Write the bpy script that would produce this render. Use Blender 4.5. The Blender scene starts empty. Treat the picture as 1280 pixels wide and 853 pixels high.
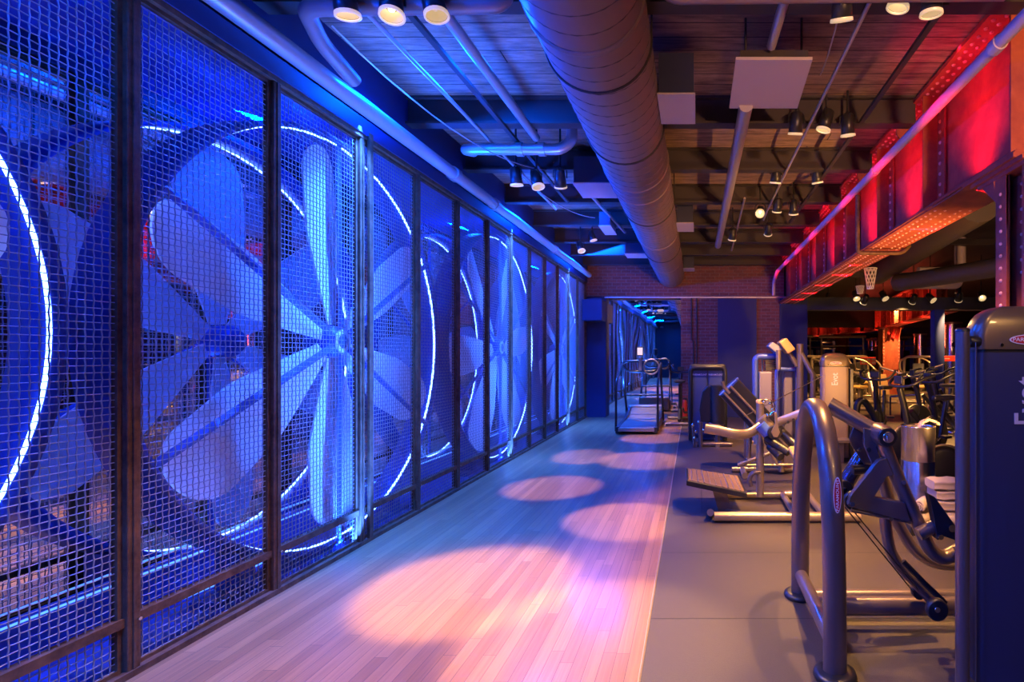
import bpy, bmesh, math, random
from mathutils import Vector, Matrix, Quaternion
C = bpy.context.scene.collection
PI = math.pi
random.seed(7)

# ------------------------------------------------------------------ camera, world, exposure
F, VX, VY, EYE = 650.0, 870.0, 444.0, 1.4
cam = bpy.data.cameras.new('camera'); camo = bpy.data.objects.new('camera', cam); C.objects.link(camo)
camo.location = (0, 0, EYE); camo.rotation_euler = (PI/2, 0, 0)
cam.sensor_width = 36; cam.lens = 36*F/1280
cam.shift_x = (640-VX)/1280; cam.shift_y = (VY-426.5)/1280
cam.clip_start = 0.02; cam.clip_end = 120
bpy.context.scene.camera = camo
w = bpy.data.worlds.new('world'); bpy.context.scene.world = w; w.use_nodes = True
w.node_tree.nodes['Background'].inputs[0].default_value = (0.10, 0.06, 0.16, 1)
w.node_tree.nodes['Background'].inputs[1].default_value = 0.12
vs = bpy.context.scene.view_settings
vs.view_transform = 'Standard'; vs.look = 'None'; vs.gamma = 1; vs.exposure = 0.0; vs.use_curve_mapping = False

BLUE = (0.0, 0.012, 1.0); WARM = (1.0, 0.61, 0.25); GOLD = (1.0, 0.50, 0.15); RED = (1.0, 0.01, 0.05)
def area(name, loc, size, power, color, direction, sy=None, parent=None, spread=PI):
    l = bpy.data.lights.new(name, 'AREA'); l.energy = power; l.color = color; l.spread = spread
    l.shape = 'RECTANGLE'; l.size = size; l.size_y = sy or size
    o = bpy.data.objects.new(name, l); C.objects.link(o); o.location = loc
    o.rotation_euler = Vector(direction).to_track_quat('-Z', 'Y').to_euler()
    if parent: o.parent = parent
    return o
def spot(name, loc, target, power, color, angle, blend=0.6, parent=None, r=0.03):
    l = bpy.data.lights.new(name, 'SPOT'); l.energy = power; l.color = color
    l.spot_size = angle; l.spot_blend = blend; l.shadow_soft_size = r
    o = bpy.data.objects.new(name, l); C.objects.link(o); o.location = loc
    o.rotation_euler = (Vector(target)-Vector(loc)).to_track_quat('-Z', 'Y').to_euler()
    if parent: o.parent = parent
    return o
# fan bay: pale strips added behind the screen's head and foot to brighten the blades, deep blue strips at the mirror
PALE = (0.025, 0.14, 1.0)
for i in range(6):
    y = -5.58+3.12*i
    area('bay_front_light', (-2.555, y, 3.10), 0.035, 300, PALE, (-.30, 0, -1), sy=3.0, spread=1.35)
    area('bay_foot_light', (-2.555, y, 0.035), 0.035, 220, PALE, (-.30, 0, 1), sy=3.0, spread=1.35)
    area('bay_top_light', (-2.88, y, 3.13), 0.20, 430, (0.0, 0.075, 1.0), (0.3, 0, -1), sy=3.0)
# blue floods on top of the screen washing the hall ceiling, duct and floor
for y in (-2.0, 1.5, 4.5, 6.2, 8.1, 10.2):
    spot('blue_flood', (-2.22, y, 2.70), (-0.6, y+.3, 3.9), 150, (0.0, 0.05, 1.0), math.radians(150), .8, r=.03)
    spot('girder_blue_fill', (-2.22, y, 2.74), (1.95, y+1.2, 3.0), 170, (0.0, 0.03, 1.0), math.radians(36), .9, r=.02)  # added blue fill turning the girder web purple, no fixture
    spot('blue_flood_down', (-2.22, y, 2.66), (-1.1, y+.5, 0), 75, (0.0, 0.018, 1.0), math.radians(80), .9, r=.03)
# added warm fill without fixtures, out of view, brightening ceiling and machines
spot('rear_fill', (1.8, -1.2, 2.0), (2.0, 4.0, 3.9), 1000, (1.0, .46, .22), math.radians(66), .9, r=.15)
spot('rear_fill', (2.6, -1.5, 3.0), (1.6, 4.5, 0.2), 90, WARM, math.radians(90), .9, r=.12)
spot('girder_underside_fill', (2.62, 3.9, .60), (1.95, 6.2, 2.55), 620, (1.0, .47, .13), math.radians(92), .8, r=.05)  # added fill out of view, warming the underside of the girder
spot('rear_fill', (1.15, .2, 3.2), (1.3, 2.4, 1.4), 60, (1.0, .55, .2), math.radians(60), .9, r=.08)  # added overhead fill for the near tower's cap

def P(px, py, Y):
    return Vector(((px-VX)*Y/F, Y, EYE-(py-VY)*Y/F))

# ------------------------------------------------------------------ materials
MATS = {}
def mat(name, col=(.5, .5, .5), rough=.5, metal=0., emit=None, es=0., coat=0., noise=None, bump=0., bscale=60., spec=.5):
    if name in MATS: return MATS[name]
    m = bpy.data.materials.new(name); m.use_nodes = True; nt = m.node_tree
    b = nt.nodes['Principled BSDF']
    b.inputs['Base Color'].default_value = (*col, 1); b.inputs['Roughness'].default_value = rough
    b.inputs['Metallic'].default_value = metal; b.inputs['Coat Weight'].default_value = coat
    b.inputs['Specular IOR Level'].default_value = spec
    if emit:
        b.inputs['Emission Color'].default_value = (*emit, 1); b.inputs['Emission Strength'].default_value = es
    tc = nt.nodes.new('ShaderNodeTexCoord')
    if noise:
        n = nt.nodes.new('ShaderNodeTexNoise'); n.inputs['Scale'].default_value = noise[1]; n.inputs['Detail'].default_value = 6
        n.inputs['Roughness'].default_value = .65
        r = nt.nodes.new('ShaderNodeValToRGB'); r.color_ramp.elements[0].position = .35; r.color_ramp.elements[1].position = .65
        r.color_ramp.elements[0].color = (*noise[0], 1); r.color_ramp.elements[1].color = (*col, 1)
        nt.links.new(tc.outputs['Object'], n.inputs['Vector']); nt.links.new(n.outputs['Fac'], r.inputs['Fac'])
        nt.links.new(r.outputs['Color'], b.inputs['Base Color'])
    if bump:
        n2 = nt.nodes.new('ShaderNodeTexNoise'); n2.inputs['Scale'].default_value = bscale; n2.inputs['Detail'].default_value = 4
        bp = nt.nodes.new('ShaderNodeBump'); bp.inputs['Strength'].default_value = bump; bp.inputs['Distance'].default_value = .01
        nt.links.new(tc.outputs['Object'], n2.inputs['Vector']); nt.links.new(n2.outputs['Fac'], bp.inputs['Height'])
        nt.links.new(bp.outputs['Normal'], b.inputs['Normal'])
    MATS[name] = m
    return m

def brick_mat(name, c1, c2, mortar, bw, bh, msize, swap=None, rough=.5, bump=.3, offset=.5, coat=0., grain=None, rand=False):
    """swap: order of object axes fed to the brick pattern, e.g. 'yx' puts the long side along Y"""
    m = bpy.data.materials.new(name); m.use_nodes = True; nt = m.node_tree; N = nt.nodes; L = nt.links
    b = N['Principled BSDF']; b.inputs['Roughness'].default_value = rough; b.inputs['Coat Weight'].default_value = coat
    b.inputs['Coat Roughness'].default_value = .18
    tc = N.new('ShaderNodeTexCoord'); s = N.new('ShaderNodeSeparateXYZ'); cb = N.new('ShaderNodeCombineXYZ')
    L.new(tc.outputs['Object'], s.inputs[0])
    for k, a in enumerate(swap or 'xy'): L.new(s.outputs[a.upper()], cb.inputs[k])
    if rand:      # every row of boards starts at its own place
        sp = N.new('ShaderNodeSeparateXYZ'); L.new(cb.outputs[0], sp.inputs[0])
        dv_ = N.new('ShaderNodeMath'); dv_.operation = 'DIVIDE'; dv_.inputs[1].default_value = bh; L.new(sp.outputs['Y'], dv_.inputs[0])
        fl_ = N.new('ShaderNodeMath'); fl_.operation = 'FLOOR'; L.new(dv_.outputs[0], fl_.inputs[0])
        wn = N.new('ShaderNodeTexWhiteNoise'); wn.noise_dimensions = '1D'; L.new(fl_.outputs[0], wn.inputs['W'])
        ma = N.new('ShaderNodeMath'); ma.operation = 'MULTIPLY_ADD'; ma.inputs[1].default_value = bw*7.3
        L.new(wn.outputs['Value'], ma.inputs[0]); L.new(sp.outputs['X'], ma.inputs[2])
        cb2 = N.new('ShaderNodeCombineXYZ'); L.new(ma.outputs[0], cb2.inputs[0]); L.new(sp.outputs['Y'], cb2.inputs[1])
        cb = cb2; offset = 0
    br = N.new('ShaderNodeTexBrick'); br.offset = offset
    br.inputs['Color1'].default_value = (*c1, 1); br.inputs['Color2'].default_value = (*c2, 1); br.inputs['Mortar'].default_value = (*mortar, 1)
    br.inputs['Scale'].default_value = 1; br.inputs['Brick Width'].default_value = bw; br.inputs['Row Height'].default_value = bh
    br.inputs['Mortar Size'].default_value = msize; br.inputs['Mortar Smooth'].default_value = .2; br.inputs['Bias'].default_value = 0
    L.new(cb.outputs[0], br.inputs['Vector'])
    n = N.new('ShaderNodeTexNoise'); n.inputs['Detail'].default_value = 8; n.inputs['Roughness'].default_value = .7
    mp = N.new('ShaderNodeMapping'); L.new(cb.outputs[0], mp.inputs[0]); L.new(mp.outputs[0], n.inputs['Vector'])
    g = grain or ((3, 3, 3), .5)
    mp.inputs['Scale'].default_value = g[0]; n.inputs['Scale'].default_value = 1
    mx = N.new('ShaderNodeMix'); mx.data_type = 'RGBA'; mx.blend_type = 'MULTIPLY'; mx.inputs['Factor'].default_value = g[1]
    rp = N.new('ShaderNodeValToRGB'); rp.color_ramp.elements[0].position = .3; rp.color_ramp.elements[0].color = (.15, .15, .15, 1)
    rp.color_ramp.elements[1].position = .65; rp.color_ramp.elements[1].color = (1, 1, 1, 1)
    L.new(n.outputs['Fac'], rp.inputs[0]); L.new(br.outputs['Color'], mx.inputs['A']); L.new(rp.outputs['Color'], mx.inputs['B'])
    L.new(mx.outputs['Result'], b.inputs['Base Color'])
    bp = N.new('ShaderNodeBump'); bp.inputs['Strength'].default_value = bump; bp.inputs['Distance'].default_value = .01
    ad = N.new('ShaderNodeMath'); ad.operation = 'MULTIPLY_ADD'; ad.inputs[1].default_value = .4
    L.new(n.outputs['Fac'], ad.inputs[0])
    iv = N.new('ShaderNodeMath'); iv.operation = 'SUBTRACT'; iv.inputs[0].default_value = 1; L.new(br.outputs['Fac'], iv.inputs[1])
    L.new(iv.outputs[0], ad.inputs[2]); L.new(ad.outputs[0], bp.inputs['Height']); L.new(bp.outputs['Normal'], b.inputs['Normal'])
    MATS[name] = m
    return m

def mirror_mat(name, tint, wave, scale, rough=.015):
    m = bpy.data.materials.new(name); m.use_nodes = True; nt = m.node_tree; N = nt.nodes; L = nt.links
    b = N['Principled BSDF']; b.inputs['Base Color'].default_value = (*tint, 1); b.inputs['Metallic'].default_value = 1
    b.inputs['Roughness'].default_value = rough
    if wave:
        tc = N.new('ShaderNodeTexCoord'); mp = N.new('ShaderNodeMapping'); mp.inputs['Scale'].default_value = scale
        n = N.new('ShaderNodeTexNoise'); n.inputs['Scale'].default_value = 1; n.inputs['Detail'].default_value = 1
        bp = N.new('ShaderNodeBump'); bp.inputs['Strength'].default_value = 1; bp.inputs['Distance'].default_value = wave
        L.new(tc.outputs['Object'], mp.inputs[0]); L.new(mp.outputs[0], n.inputs['Vector'])
        L.new(n.outputs['Fac'], bp.inputs['Height']); L.new(bp.outputs['Normal'], b.inputs['Normal'])
    return m

M_WOOD = brick_mat('maple_planks', (.44, .225, .09), (.29, .138, .053), (.06, .03, .02), 1.1, .062, .0012, 'yx', .36, .12, .37, coat=.35, grain=((1.5, 45, 1), .45), rand=True)
M_RUBBER = brick_mat('rubber_tiles', (.085, .065, .048), (.075, .058, .043), (.02, .017, .014), 9.0, .92, .005, 'xy', .5, .5, 0, grain=((190, 190, 190), .6), rand=True)
M_BRICK = brick_mat('red_brick', (.27, .08, .06), (.18, .055, .045), (.25, .17, .15), .21, .072, .007, 'xz', .75, .6, .5, grain=((22, 22, 22), .5))
M_CEIL = brick_mat('board_formed_ceiling', (.44, .28, .20), (.30, .19, .14), (.04, .03, .02), 30, .155, .005, 'xy', .8, .9, .43, grain=((3.2, 21, 9), .92), rand=True)
M_CAVWALL = mat('blue_painted_panel', (.03, .07, .50), .5)
M_DARKWALL = mat('charcoal_paint', (.035, .035, .045), .6, bump=.1)
M_NAVY = mat('navy_panel', (.03, .05, .16), .55)
M_BACKMIR = mirror_mat('bay_mirror', (.74, .78, .95), 0, (1, 1, 1))
M_ENDMIR = mirror_mat('rippled_mirror', (.93, .94, .97), .0035, (2.6, 1, .45))
M_FARMIR = mirror_mat('gym_mirror', (.6, .6, .62), .0, (1, 1, 1))
M_RUST = mat('rusty_steel', (.17, .085, .045), .6, .25, spec=.25, noise=((.07, .035, .02), 14), bump=.1)
M_WIRE = mat('galvanised_wire', (.30, .30, .36), .42, .6)
M_BLADE = mat('pale_grey_blade', (.74, .76, .80), .5)
M_FANMETAL = mat('fan_housing_steel', (.05, .09, .42), .4, .3)
M_LED = mat('led_strip_white', (.8, .9, 1), .4, emit=(.13, .26, 1.0), es=15)
M_LEDBLUE = mat('led_rope_blue', (.3, .5, 1), .4, emit=(.10, .35, 1.0), es=1.6)
M_TUBE = mat('bronze_grey_tube', (.20, .155, .14), .32, .6, coat=.35)
M_TUBE2 = mat('warm_silver_tube', (.42, .33, .24), .30, .7, coat=.3)
M_BLACK = mat('black_plastic', (.018, .018, .02), .35)
M_BLACKV = mat('black_vinyl', (.022, .02, .022), .32, bump=.15, bscale=120)
M_CHROME = mat('polished_chrome', (.85, .85, .85), .12, 1.)
M_STEEL = mat('brushed_stainless', (.66, .63, .6), .22, 1.)
M_SHROUD = mat('taupe_shroud', (.26, .185, .125), .42, noise=((.24, .17, .115), 90))
M_SHROUDD = mat('dark_shroud', (.028, .032, .075), .42, coat=.2)
M_CAP = mat('satin_cap', (.17, .125, .075), .3, .5, coat=.3)
M_DUCT = mat('painted_spiral_duct', (.27, .185, .185), .45, .3, bump=.05, bscale=30)
M_PIPE = mat('galvanised_pipe', (.5, .46, .46), .35, .6)
M_BEAM = mat('dark_steel_beam', (.05, .04, .04), .55, .3)
M_LIGHTPAINT = mat('pale_panel_paint', (.46, .38, .39), .55)
M_REDIRON = mat('red_oxide_iron', (.42, .10, .055), .5, .0, coat=0, spec=.12, noise=((.29, .06, .04), 7), bump=.12, bscale=25)
M_RIVET = mat('glow_tinted_rivet', (.80, .36, .30), .3, .2, coat=.3)  # pink glow of the lit rivets put into their colour
M_LAMPIN = mat('lamp_reflector_lit', (.45, .36, .22), .3, emit=(1.0, .70, .34), es=.45)
M_LAMPHOT = mat('lamp_bulb_hot', (1, .9, .7), .3, emit=(1.0, .82, .5), es=9)
M_LAMPRIM = mat('lamp_rim_glow', (.75, .65, .5), .35, .2, emit=(1.0, .7, .35), es=.5)  # lamplight on rims and bulbless reflectors painted as emission
M_TOWEL = mat('cream_towel', (.50, .40, .29), .95, bump=.6, bscale=220)
M_WHITE = mat('white_print', (.8, .78, .78), .5)
M_BADGERED = mat('badge_red', (.5, .02, .03), .4)
M_RED = mat('red_plastic', (.62, .04, .03), .4)
M_CABLE = mat('steel_cable', (.28, .25, .23), .3, .8)
M_YELLOW = mat('tan_vinyl_pad', (.55, .33, .10), .45, bump=.1, bscale=120)
M_BELT = mat('treadmill_belt', (.13, .12, .11), .5)
M_SCREEN = mat('tablet_screen', (.5, .5, .5), .3, emit=(1.0, .75, .55), es=.6)

# ------------------------------------------------------------------ mesh builder
def cr(pts, k=6):
    pts = [Vector(p) for p in pts]
    if len(pts) < 3: return pts
    out = []
    for i in range(len(pts)-1):
        p0 = pts[max(i-1, 0)]; p1 = pts[i]; p2 = pts[i+1]; p3 = pts[min(i+2, len(pts)-1)]
        for j in range(k):
            t = j/k
            out.append(.5*((2*p1)+(p2-p0)*t+(2*p0-5*p1+4*p2-p3)*t*t+(3*p1-p0-3*p2+p3)*t**3))
    out.append(pts[-1]); return out

def fillet(pts, r=.06, k=5):
    """straight runs with rounded corners"""
    pts = [Vector(p) for p in pts]; out = [pts[0]]
    for i in range(1, len(pts)-1):
        a, b, c = pts[i-1], pts[i], pts[i+1]
        da = (a-b); dc = (c-b); rr = min(r, da.length*.45, dc.length*.45)
        s = b+da.normalized()*rr; e = b+dc.normalized()*rr
        for j in range(k+1):
            t = j/k; out.append((1-t)**2*s+2*t*(1-t)*b+t*t*e)
    out.append(pts[-1]); return out

class MB:
    def __init__(s): s.v = []; s.f = []; s.sm = []
    def add(s, vs, fs, smooth=False):
        o = len(s.v); s.v += [tuple(v) for v in vs]
        s.f += [tuple(i+o for i in f) for f in fs]; s.sm += [smooth]*len(fs); return s
    def box(s, c, d, M=None):
        c = Vector(c); h = [x/2 for x in d]; vs = []
        for x in (-1, 1):
            for y in (-1, 1):
                for z in (-1, 1):
                    q = Vector((x*h[0], y*h[1], z*h[2])); vs.append(c+(M@q if M else q))
        return s.add(vs, [(0, 1, 3, 2), (4, 6, 7, 5), (0, 4, 5, 1), (2, 3, 7, 6), (0, 2, 6, 4), (1, 5, 7, 3)])
    def b2(s, a, b):   # box from two corners
        a = Vector(a); b = Vector(b); return s.box((a+b)/2, [abs(x) for x in (b-a)])
    def tube(s, pts, r, n=10, up=None, r2=None, caps=True, radii=None, closed=False):
        pts = [Vector(p) for p in pts]; m = len(pts); vs = []; fs = []; nrm = None
        for i, p in enumerate(pts):
            if closed: t = (pts[(i+1) % m]-pts[i-1]).normalized()
            else: t = (pts[min(i+1, m-1)]-pts[max(i-1, 0)]).normalized()
            if nrm is None:
                a = Vector(up) if up else (Vector((0, 0, 1)) if abs(t.z) < .9 else Vector((1, 0, 0)))
                nrm = (a-t*a.dot(t)).normalized()
            else:
                a = Vector(up) if up else nrm
                q = a-t*a.dot(t)
                nrm = q.normalized() if q.length > 1e-4 else nrm
            bn = t.cross(nrm); rr = radii[i] if radii else r; rb = (r2 or r)*(rr/r)
            for j in range(n):
                a = 2*PI*j/n; vs.append(p+nrm*math.cos(a)*rr+bn*math.sin(a)*rb)
        for i in range(m if closed else m-1):
            for j in range(n):
                i2 = (i+1) % m
                fs.append((i*n+j, i*n+(j+1) % n, i2*n+(j+1) % n, i2*n+j))
        s.add(vs, fs, n > 4)
        if caps and not closed:
            s.add(vs[:n], [tuple(range(n-1, -1, -1))]); s.add(vs[-n:], [tuple(range(n))])
        return s
    def cyl(s, a, b, r, rb=None, n=16):
        return s.tube([a, b], r, n, radii=[r, r if rb is None else rb])
    def lathe(s, prof, o=(0, 0, 0), axis='z', n=24, M=None, cap=True):
        vs = []; fs = []; o = Vector(o)
        for (r, h) in prof:
            for j in range(n):
                a = 2*PI*j/n; q = Vector((r*math.cos(a), r*math.sin(a), h))
                if axis == 'x': q = Vector((q.z, q.x, q.y))
                if axis == 'y': q = Vector((q.x, q.z, q.y))
                if M: q = M@q
                vs.append(o+q)
        for i in range(len(prof)-1):
            for j in range(n): fs.append((i*n+j, i*n+(j+1) % n, (i+1)*n+(j+1) % n, (i+1)*n+j))
        s.add(vs, fs, True)
        if prof[0] == prof[-1] or not cap: return s
        if prof[0][0] > 1e-4: s.add(vs[:n], [tuple(range(n-1, -1, -1))])
        if prof[-1][0] > 1e-4: s.add(vs[-n:], [tuple(range(n))])
        return s
    def prism(s, poly, off):
        poly = [Vector(p) for p in poly]; off = Vector(off); n = len(poly)
        return s.add(poly+[p+off for p in poly], [tuple(range(n-1, -1, -1)), tuple(range(n, 2*n))]+[(i, (i+1) % n, n+(i+1) % n, n+i) for i in range(n)])
    def rivet(s, p, nrm, r=.012):
        p = Vector(p); q = Vector(nrm).to_track_quat('Z', 'Y'); vs = []
        for k, (rr, h) in enumerate(((1, 0), (.75, .55))):
            for j in range(6):
                a = PI*j/3; vs.append(p+q@Vector((math.cos(a)*r*rr, math.sin(a)*r*rr, h*r)))
        vs.append(p+q@Vector((0, 0, r*.8)))
        return s.add(vs, [(j, (j+1) % 6, 6+(j+1) % 6, 6+j) for j in range(6)]+[(6+j, 6+(j+1) % 6, 12) for j in range(6)], True)
    def build(s, name, m, parent=None, bevel=0, seg=2, fixn=True):
        me = bpy.data.meshes.new(name); me.from_pydata(s.v, [], s.f); me.update()
        me.polygons.foreach_set('use_smooth', s.sm)
        if fixn:
            b = bmesh.new(); b.from_mesh(me); bmesh.ops.recalc_face_normals(b, faces=b.faces); b.to_mesh(me); b.free()
        me.materials.append(m)
        o = bpy.data.objects.new(name, me); C.objects.link(o)
        if parent:
            o.parent = parent
            if parent.type == 'EMPTY' and not parent.get('local'):
                o.location = -Vector(parent.location)   # vertices are world coordinates
            elif parent.type == 'MESH' and not parent.get('local'):
                pass
        if bevel:
            md = o.modifiers.new('bevel', 'BEVEL'); md.width = bevel; md.segments = seg; md.limit_method = 'ANGLE'; md.angle_limit = .6
            md.harden_normals = False
        return o

def tag(o, label=None, cat=None, group=None, kind=None):
    if label: o['label'] = label
    if cat: o['category'] = cat
    if group: o['group'] = group
    if kind: o['kind'] = kind
    return o
def thing(name, label, cat, loc=(0, 0, 0), group=None, local=False):
    o = bpy.data.objects.new(name, None); C.objects.link(o); o.location = loc; o.empty_display_size = .1
    if local: o['local'] = 1
    return tag(o, label, cat, group)
def struct(o): o['kind'] = 'structure'; return o
def kids(o): return [c for c in bpy.data.objects if c.parent == o]
def copy_tree(o, parent=None):
    c = o.copy(); C.objects.link(c)
    if parent: c.parent = parent
    for ch in kids(o): copy_tree(ch, c)
    return c
def text(name, body, size, m, loc, R, parent=None, extrude=.0012, stretch=1.0):
    cu = bpy.data.curves.new(name, 'FONT'); cu.body = body; cu.size = size; cu.extrude = extrude
    cu.align_x = 'CENTER'; cu.align_y = 'CENTER'; cu.offset = size*.012
    t = bpy.data.objects.new(name, cu); C.objects.link(t)
    dg = bpy.context.evaluated_depsgraph_get(); me = bpy.data.meshes.new_from_object(t.evaluated_get(dg))
    bpy.data.objects.remove(t)
    me.transform(Matrix.Translation(Vector(loc)) @ R.to_4x4() @ Matrix.Diagonal((stretch, 1, 1, 1)))
    me.materials.clear(); me.materials.append(m)
    o = bpy.data.objects.new(name, me); C.objects.link(o)
    if parent:
        o.parent = parent
        if parent.type == 'EMPTY': o.location = -Vector(parent.location)
    return o
FACE = Matrix.Rotation(PI/2, 3, 'X')                     # text plane facing the hall (-Y)
FACEV = FACE @ Matrix.Rotation(PI/2, 3, 'Z')             # same, reading upwards
ORD = ['', 'first', 'second', 'third', 'fourth', 'fifth', 'sixth', 'seventh', 'eighth', 'ninth', 'tenth', 'eleventh', 'twelfth', 'thirteenth', 'fourteenth', 'fifteenth']

# ------------------------------------------------------------------ the shell
XW = -2.49           # mesh screen plane
YE = 11.70           # brick end wall
ZC = 3.58
m = MB(); m.add([(-3.3, -8, 0), (-.05, -8, 0), (-.24, 1.5, 0), (-.30, 12.0, 0), (-3.3, 12.0, 0)], [(0, 1, 2, 3, 4)])
m.add([(-3.3, -8, -.1), (-.05, -8, -.1), (-.24, 1.5, -.1), (-.30, 12.0, -.1), (-3.3, 12.0, -.1)], [(4, 3, 2, 1, 0)])
fl = struct(m.build('floor', M_WOOD))
m = MB(); m.add([(-.05, -8, 0), (-.24, 1.5, 0), (-.30, 12.0, 0), (-.30, 24, 0), (12, 24, 0), (12, -8, 0)], [(5, 4, 3, 2, 1, 0)])
m.add([(-.05, -8, -.1), (-.24, 1.5, -.1), (-.30, 12.0, -.1), (-.30, 24, -.1), (12, 24, -.1), (12, -8, -.1)], [(0, 1, 2, 3, 4, 5)])
struct(m.build('floor', M_RUBBER))
struct(MB().tube([(-.05, -8, .002), (-.24, 1.5, .002), (-.30, 11.9, .002)], .006, 4).build('trim_1', mat('seam_strip', (.55, .42, .3), .4, .4)))
struct(MB().b2((-3.3, -8, ZC), (2.05, 24, ZC+.15)).build('ceiling', M_CEIL))
struct(MB().b2((2.05, -8, ZC), (12, 24, ZC+.15)).build('ceiling', M_DARKWALL))
# bay behind the screen
struct(MB().b2((-3.10, -8, .20), (-3.06, 11.7, 3.20)).build('wall_left', M_BACKMIR))
struct(MB().b2((-3.06, -8, 0), (-3.00, 11.7, .20)).build('baseboard_left', M_CAVWALL))
struct(MB().b2((-3.06, -8, .0), (-2.53, 11.7, .012)).build('trim_2', M_CAVWALL))
struct(MB().b2((-3.10, -8, 3.14), (-2.44, 11.7, 3.20)).build('trim_3', M_CAVWALL))
struct(MB().b2((-2.54, -8, 3.03), (-2.44, 11.7, ZC)).build('wall_left_upper', mat('deep_blue_paint', (.012, .02, .10), .6)))
struct(MB().b2((-3.3, -8, 0), (-3.10, 12, ZC)).build('wall_left_outer', M_DARKWALL))
struct(MB().b2((-3.10, 11.70, 0), (-2.03, 12.0, 2.72)).build('wall_end_pier', MATS['deep_blue_paint']))
struct(MB().b2((-3.3, -8.2, 0), (12, -8, ZC)).build('wall_rear', M_DARKWALL))
struct(MB().b2((12, -8, 0), (12.2, 24, ZC)).build('wall_right', M_DARKWALL))
# brick end wall
struct(MB().b2((-2.60, YE, 2.70), (1.98, YE+.3, ZC)).build('wall_brick_header', M_BRICK))
struct(MB().b2((-.34, YE, 0), (2.50, YE+.3, 2.70)).build('wall_brick_pier', M_BRICK))
struct(MB().b2((-2.03, 11.93, 0), (-.34, 11.97, 2.70)).build('wall_end_mirror', M_ENDMIR))
struct(MB().b2((.49, YE-.03, .0), (1.36, YE, 2.66)).b2((1.88, YE-.03, .0), (2.50, YE, 2.66)).build('wall_end_panels', MATS['deep_blue_paint']))
struct(MB().b2((-2.05, YE-.05, 2.68), (2.5, YE+.02, 2.71)).build('trim_4', M_PIPE))
struct(MB().b2((-2.45, YE-.5, 2.15), (-2.03, YE, 2.60)).build('trim_5', MATS['deep_blue_paint']))
# dark bulkhead and far wall of the second room
struct(MB().b2((1.98, YE, 2.42), (12, YE+.35, 2.70)).build('wall_bulkhead', M_DARKWALL))
struct(MB().b2((2.5, 21.9, 0), (12, 22.1, ZC)).build('wall_far', M_DARKWALL))
struct(MB().b2((2.6, 21.84, .1), (11.9, 21.9, 2.55)).build('wall_far_mirror', M_FARMIR))
struct(MB().b2((2.3, YE+.3, 0), (2.5, 24, ZC)).build('wall_side', M_DARKWALL))
# dark blue steel post on the bulkhead line
c = P(1172, 450, YE+.1)
struct(MB().b2((c.x-.11, YE-.0, 0), (c.x+.11, YE+.22, 2.42)).build('wall_post', M_NAVY))

# ceiling I-beams across the hall
for i, y in enumerate((2.86, 4.36, 5.45, 6.62, 7.78, 8.95, 10.1, 11.2, 1.7, .4, -.9, -2.3, -3.7, -5.1, -6.5)):
    b = MB().b2((-2.44, y+.045, 3.36), (1.86, y+.065, ZC)).b2((-2.44, y, 3.345), (1.86, y+.11, 3.365)).b2((-2.44, y, 3.56), (1.86, y+.11, ZC)).build('ceiling_beam', M_BEAM)
    if 0 <= i < 8: tag(b, f'dark steel I-beam crossing the ceiling, {ORD[i+1]} back from the camera', 'beam', 'ceiling I-beams')
    else: tag(b, 'dark steel I-beam crossing the ceiling behind the viewpoint', 'beam', 'ceiling I-beams')

# ------------------------------------------------------------------ mesh screen
PITCH = .78; Y0 = 2.273
cell = PITCH/26
def wire_panel():
    m = MB(); r = .0019; x0 = 0; ny = 26; zs = []; z = .045
    while z < 2.985: zs.append(z); z += .0298
    def wire(pts, wdir):
        vs = []; fs = []; a = Vector((1, 0, 0)); b = Vector(wdir)
        for p in pts:
            p = Vector(p)
            for (s, t) in ((-1, -1), (1, -1), (1, 1), (-1, 1)): vs.append(p+a*s*r+b*t*r)
        for i in range(len(pts)-1):
            for j in range(4): fs.append((i*4+j, i*4+(j+1) % 4, i*4+4+(j+1) % 4, i*4+4+j))
        m.add(vs, fs, True)
    amp = .0022
    for j, z in enumerate(zs):
        wire([(x0+(amp if (i+j) % 2 else -amp), .035+i*(PITCH-.07)/24, z) for i in range(25)], (0, 0, 1))
    for i in range(25):
        wire([(x0+(-amp if (i+j) % 2 else amp), .035+i*(PITCH-.07)/24, z) for j, z in enumerate(zs)], (0, 1, 0))
    return m
panel = thing('mesh_panel', '', 'panel', (XW, 0, 0), local=True)
wm = wire_panel().build('wire_mesh', M_WIRE, panel, fixn=False)
fr = MB(); W = PITCH
for (ya, yb) in ((.027, .047), (W-.047, W-.027)): fr.b2((-.013, ya, .03), (.013, yb, 3.0))
for (za, zb) in ((.02, .045), (2.98, 3.01)): fr.b2((-.013, .027, za), (.013, W-.027, zb))
fo = fr.build('panel_frame', M_RUST, panel)
ra = MB().b2((-.022, .027, .222), (.024, W-.027, .262)).build('mid_rail', M_RUST, panel)
post0 = None
k0, k1 = -13, 12
for k in range(k0, k1):
    p = panel if k == k0 else copy_tree(panel)
    p.location = (XW, Y0+k*PITCH, 0)
    n = k+2
    if n >= 1: tag(p, f'woven wire mesh screen panel, {ORD[n]} counted from the left edge', 'panel', 'wire mesh screen panels')
    else: tag(p, 'woven wire mesh screen panel beside or behind the viewpoint, seen in the end mirror', 'panel', 'wire mesh screen panels')
def post_mesh(h, d=.03):
    return MB().b2((-.035, -.030, 0), (.035, .030, h))
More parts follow.
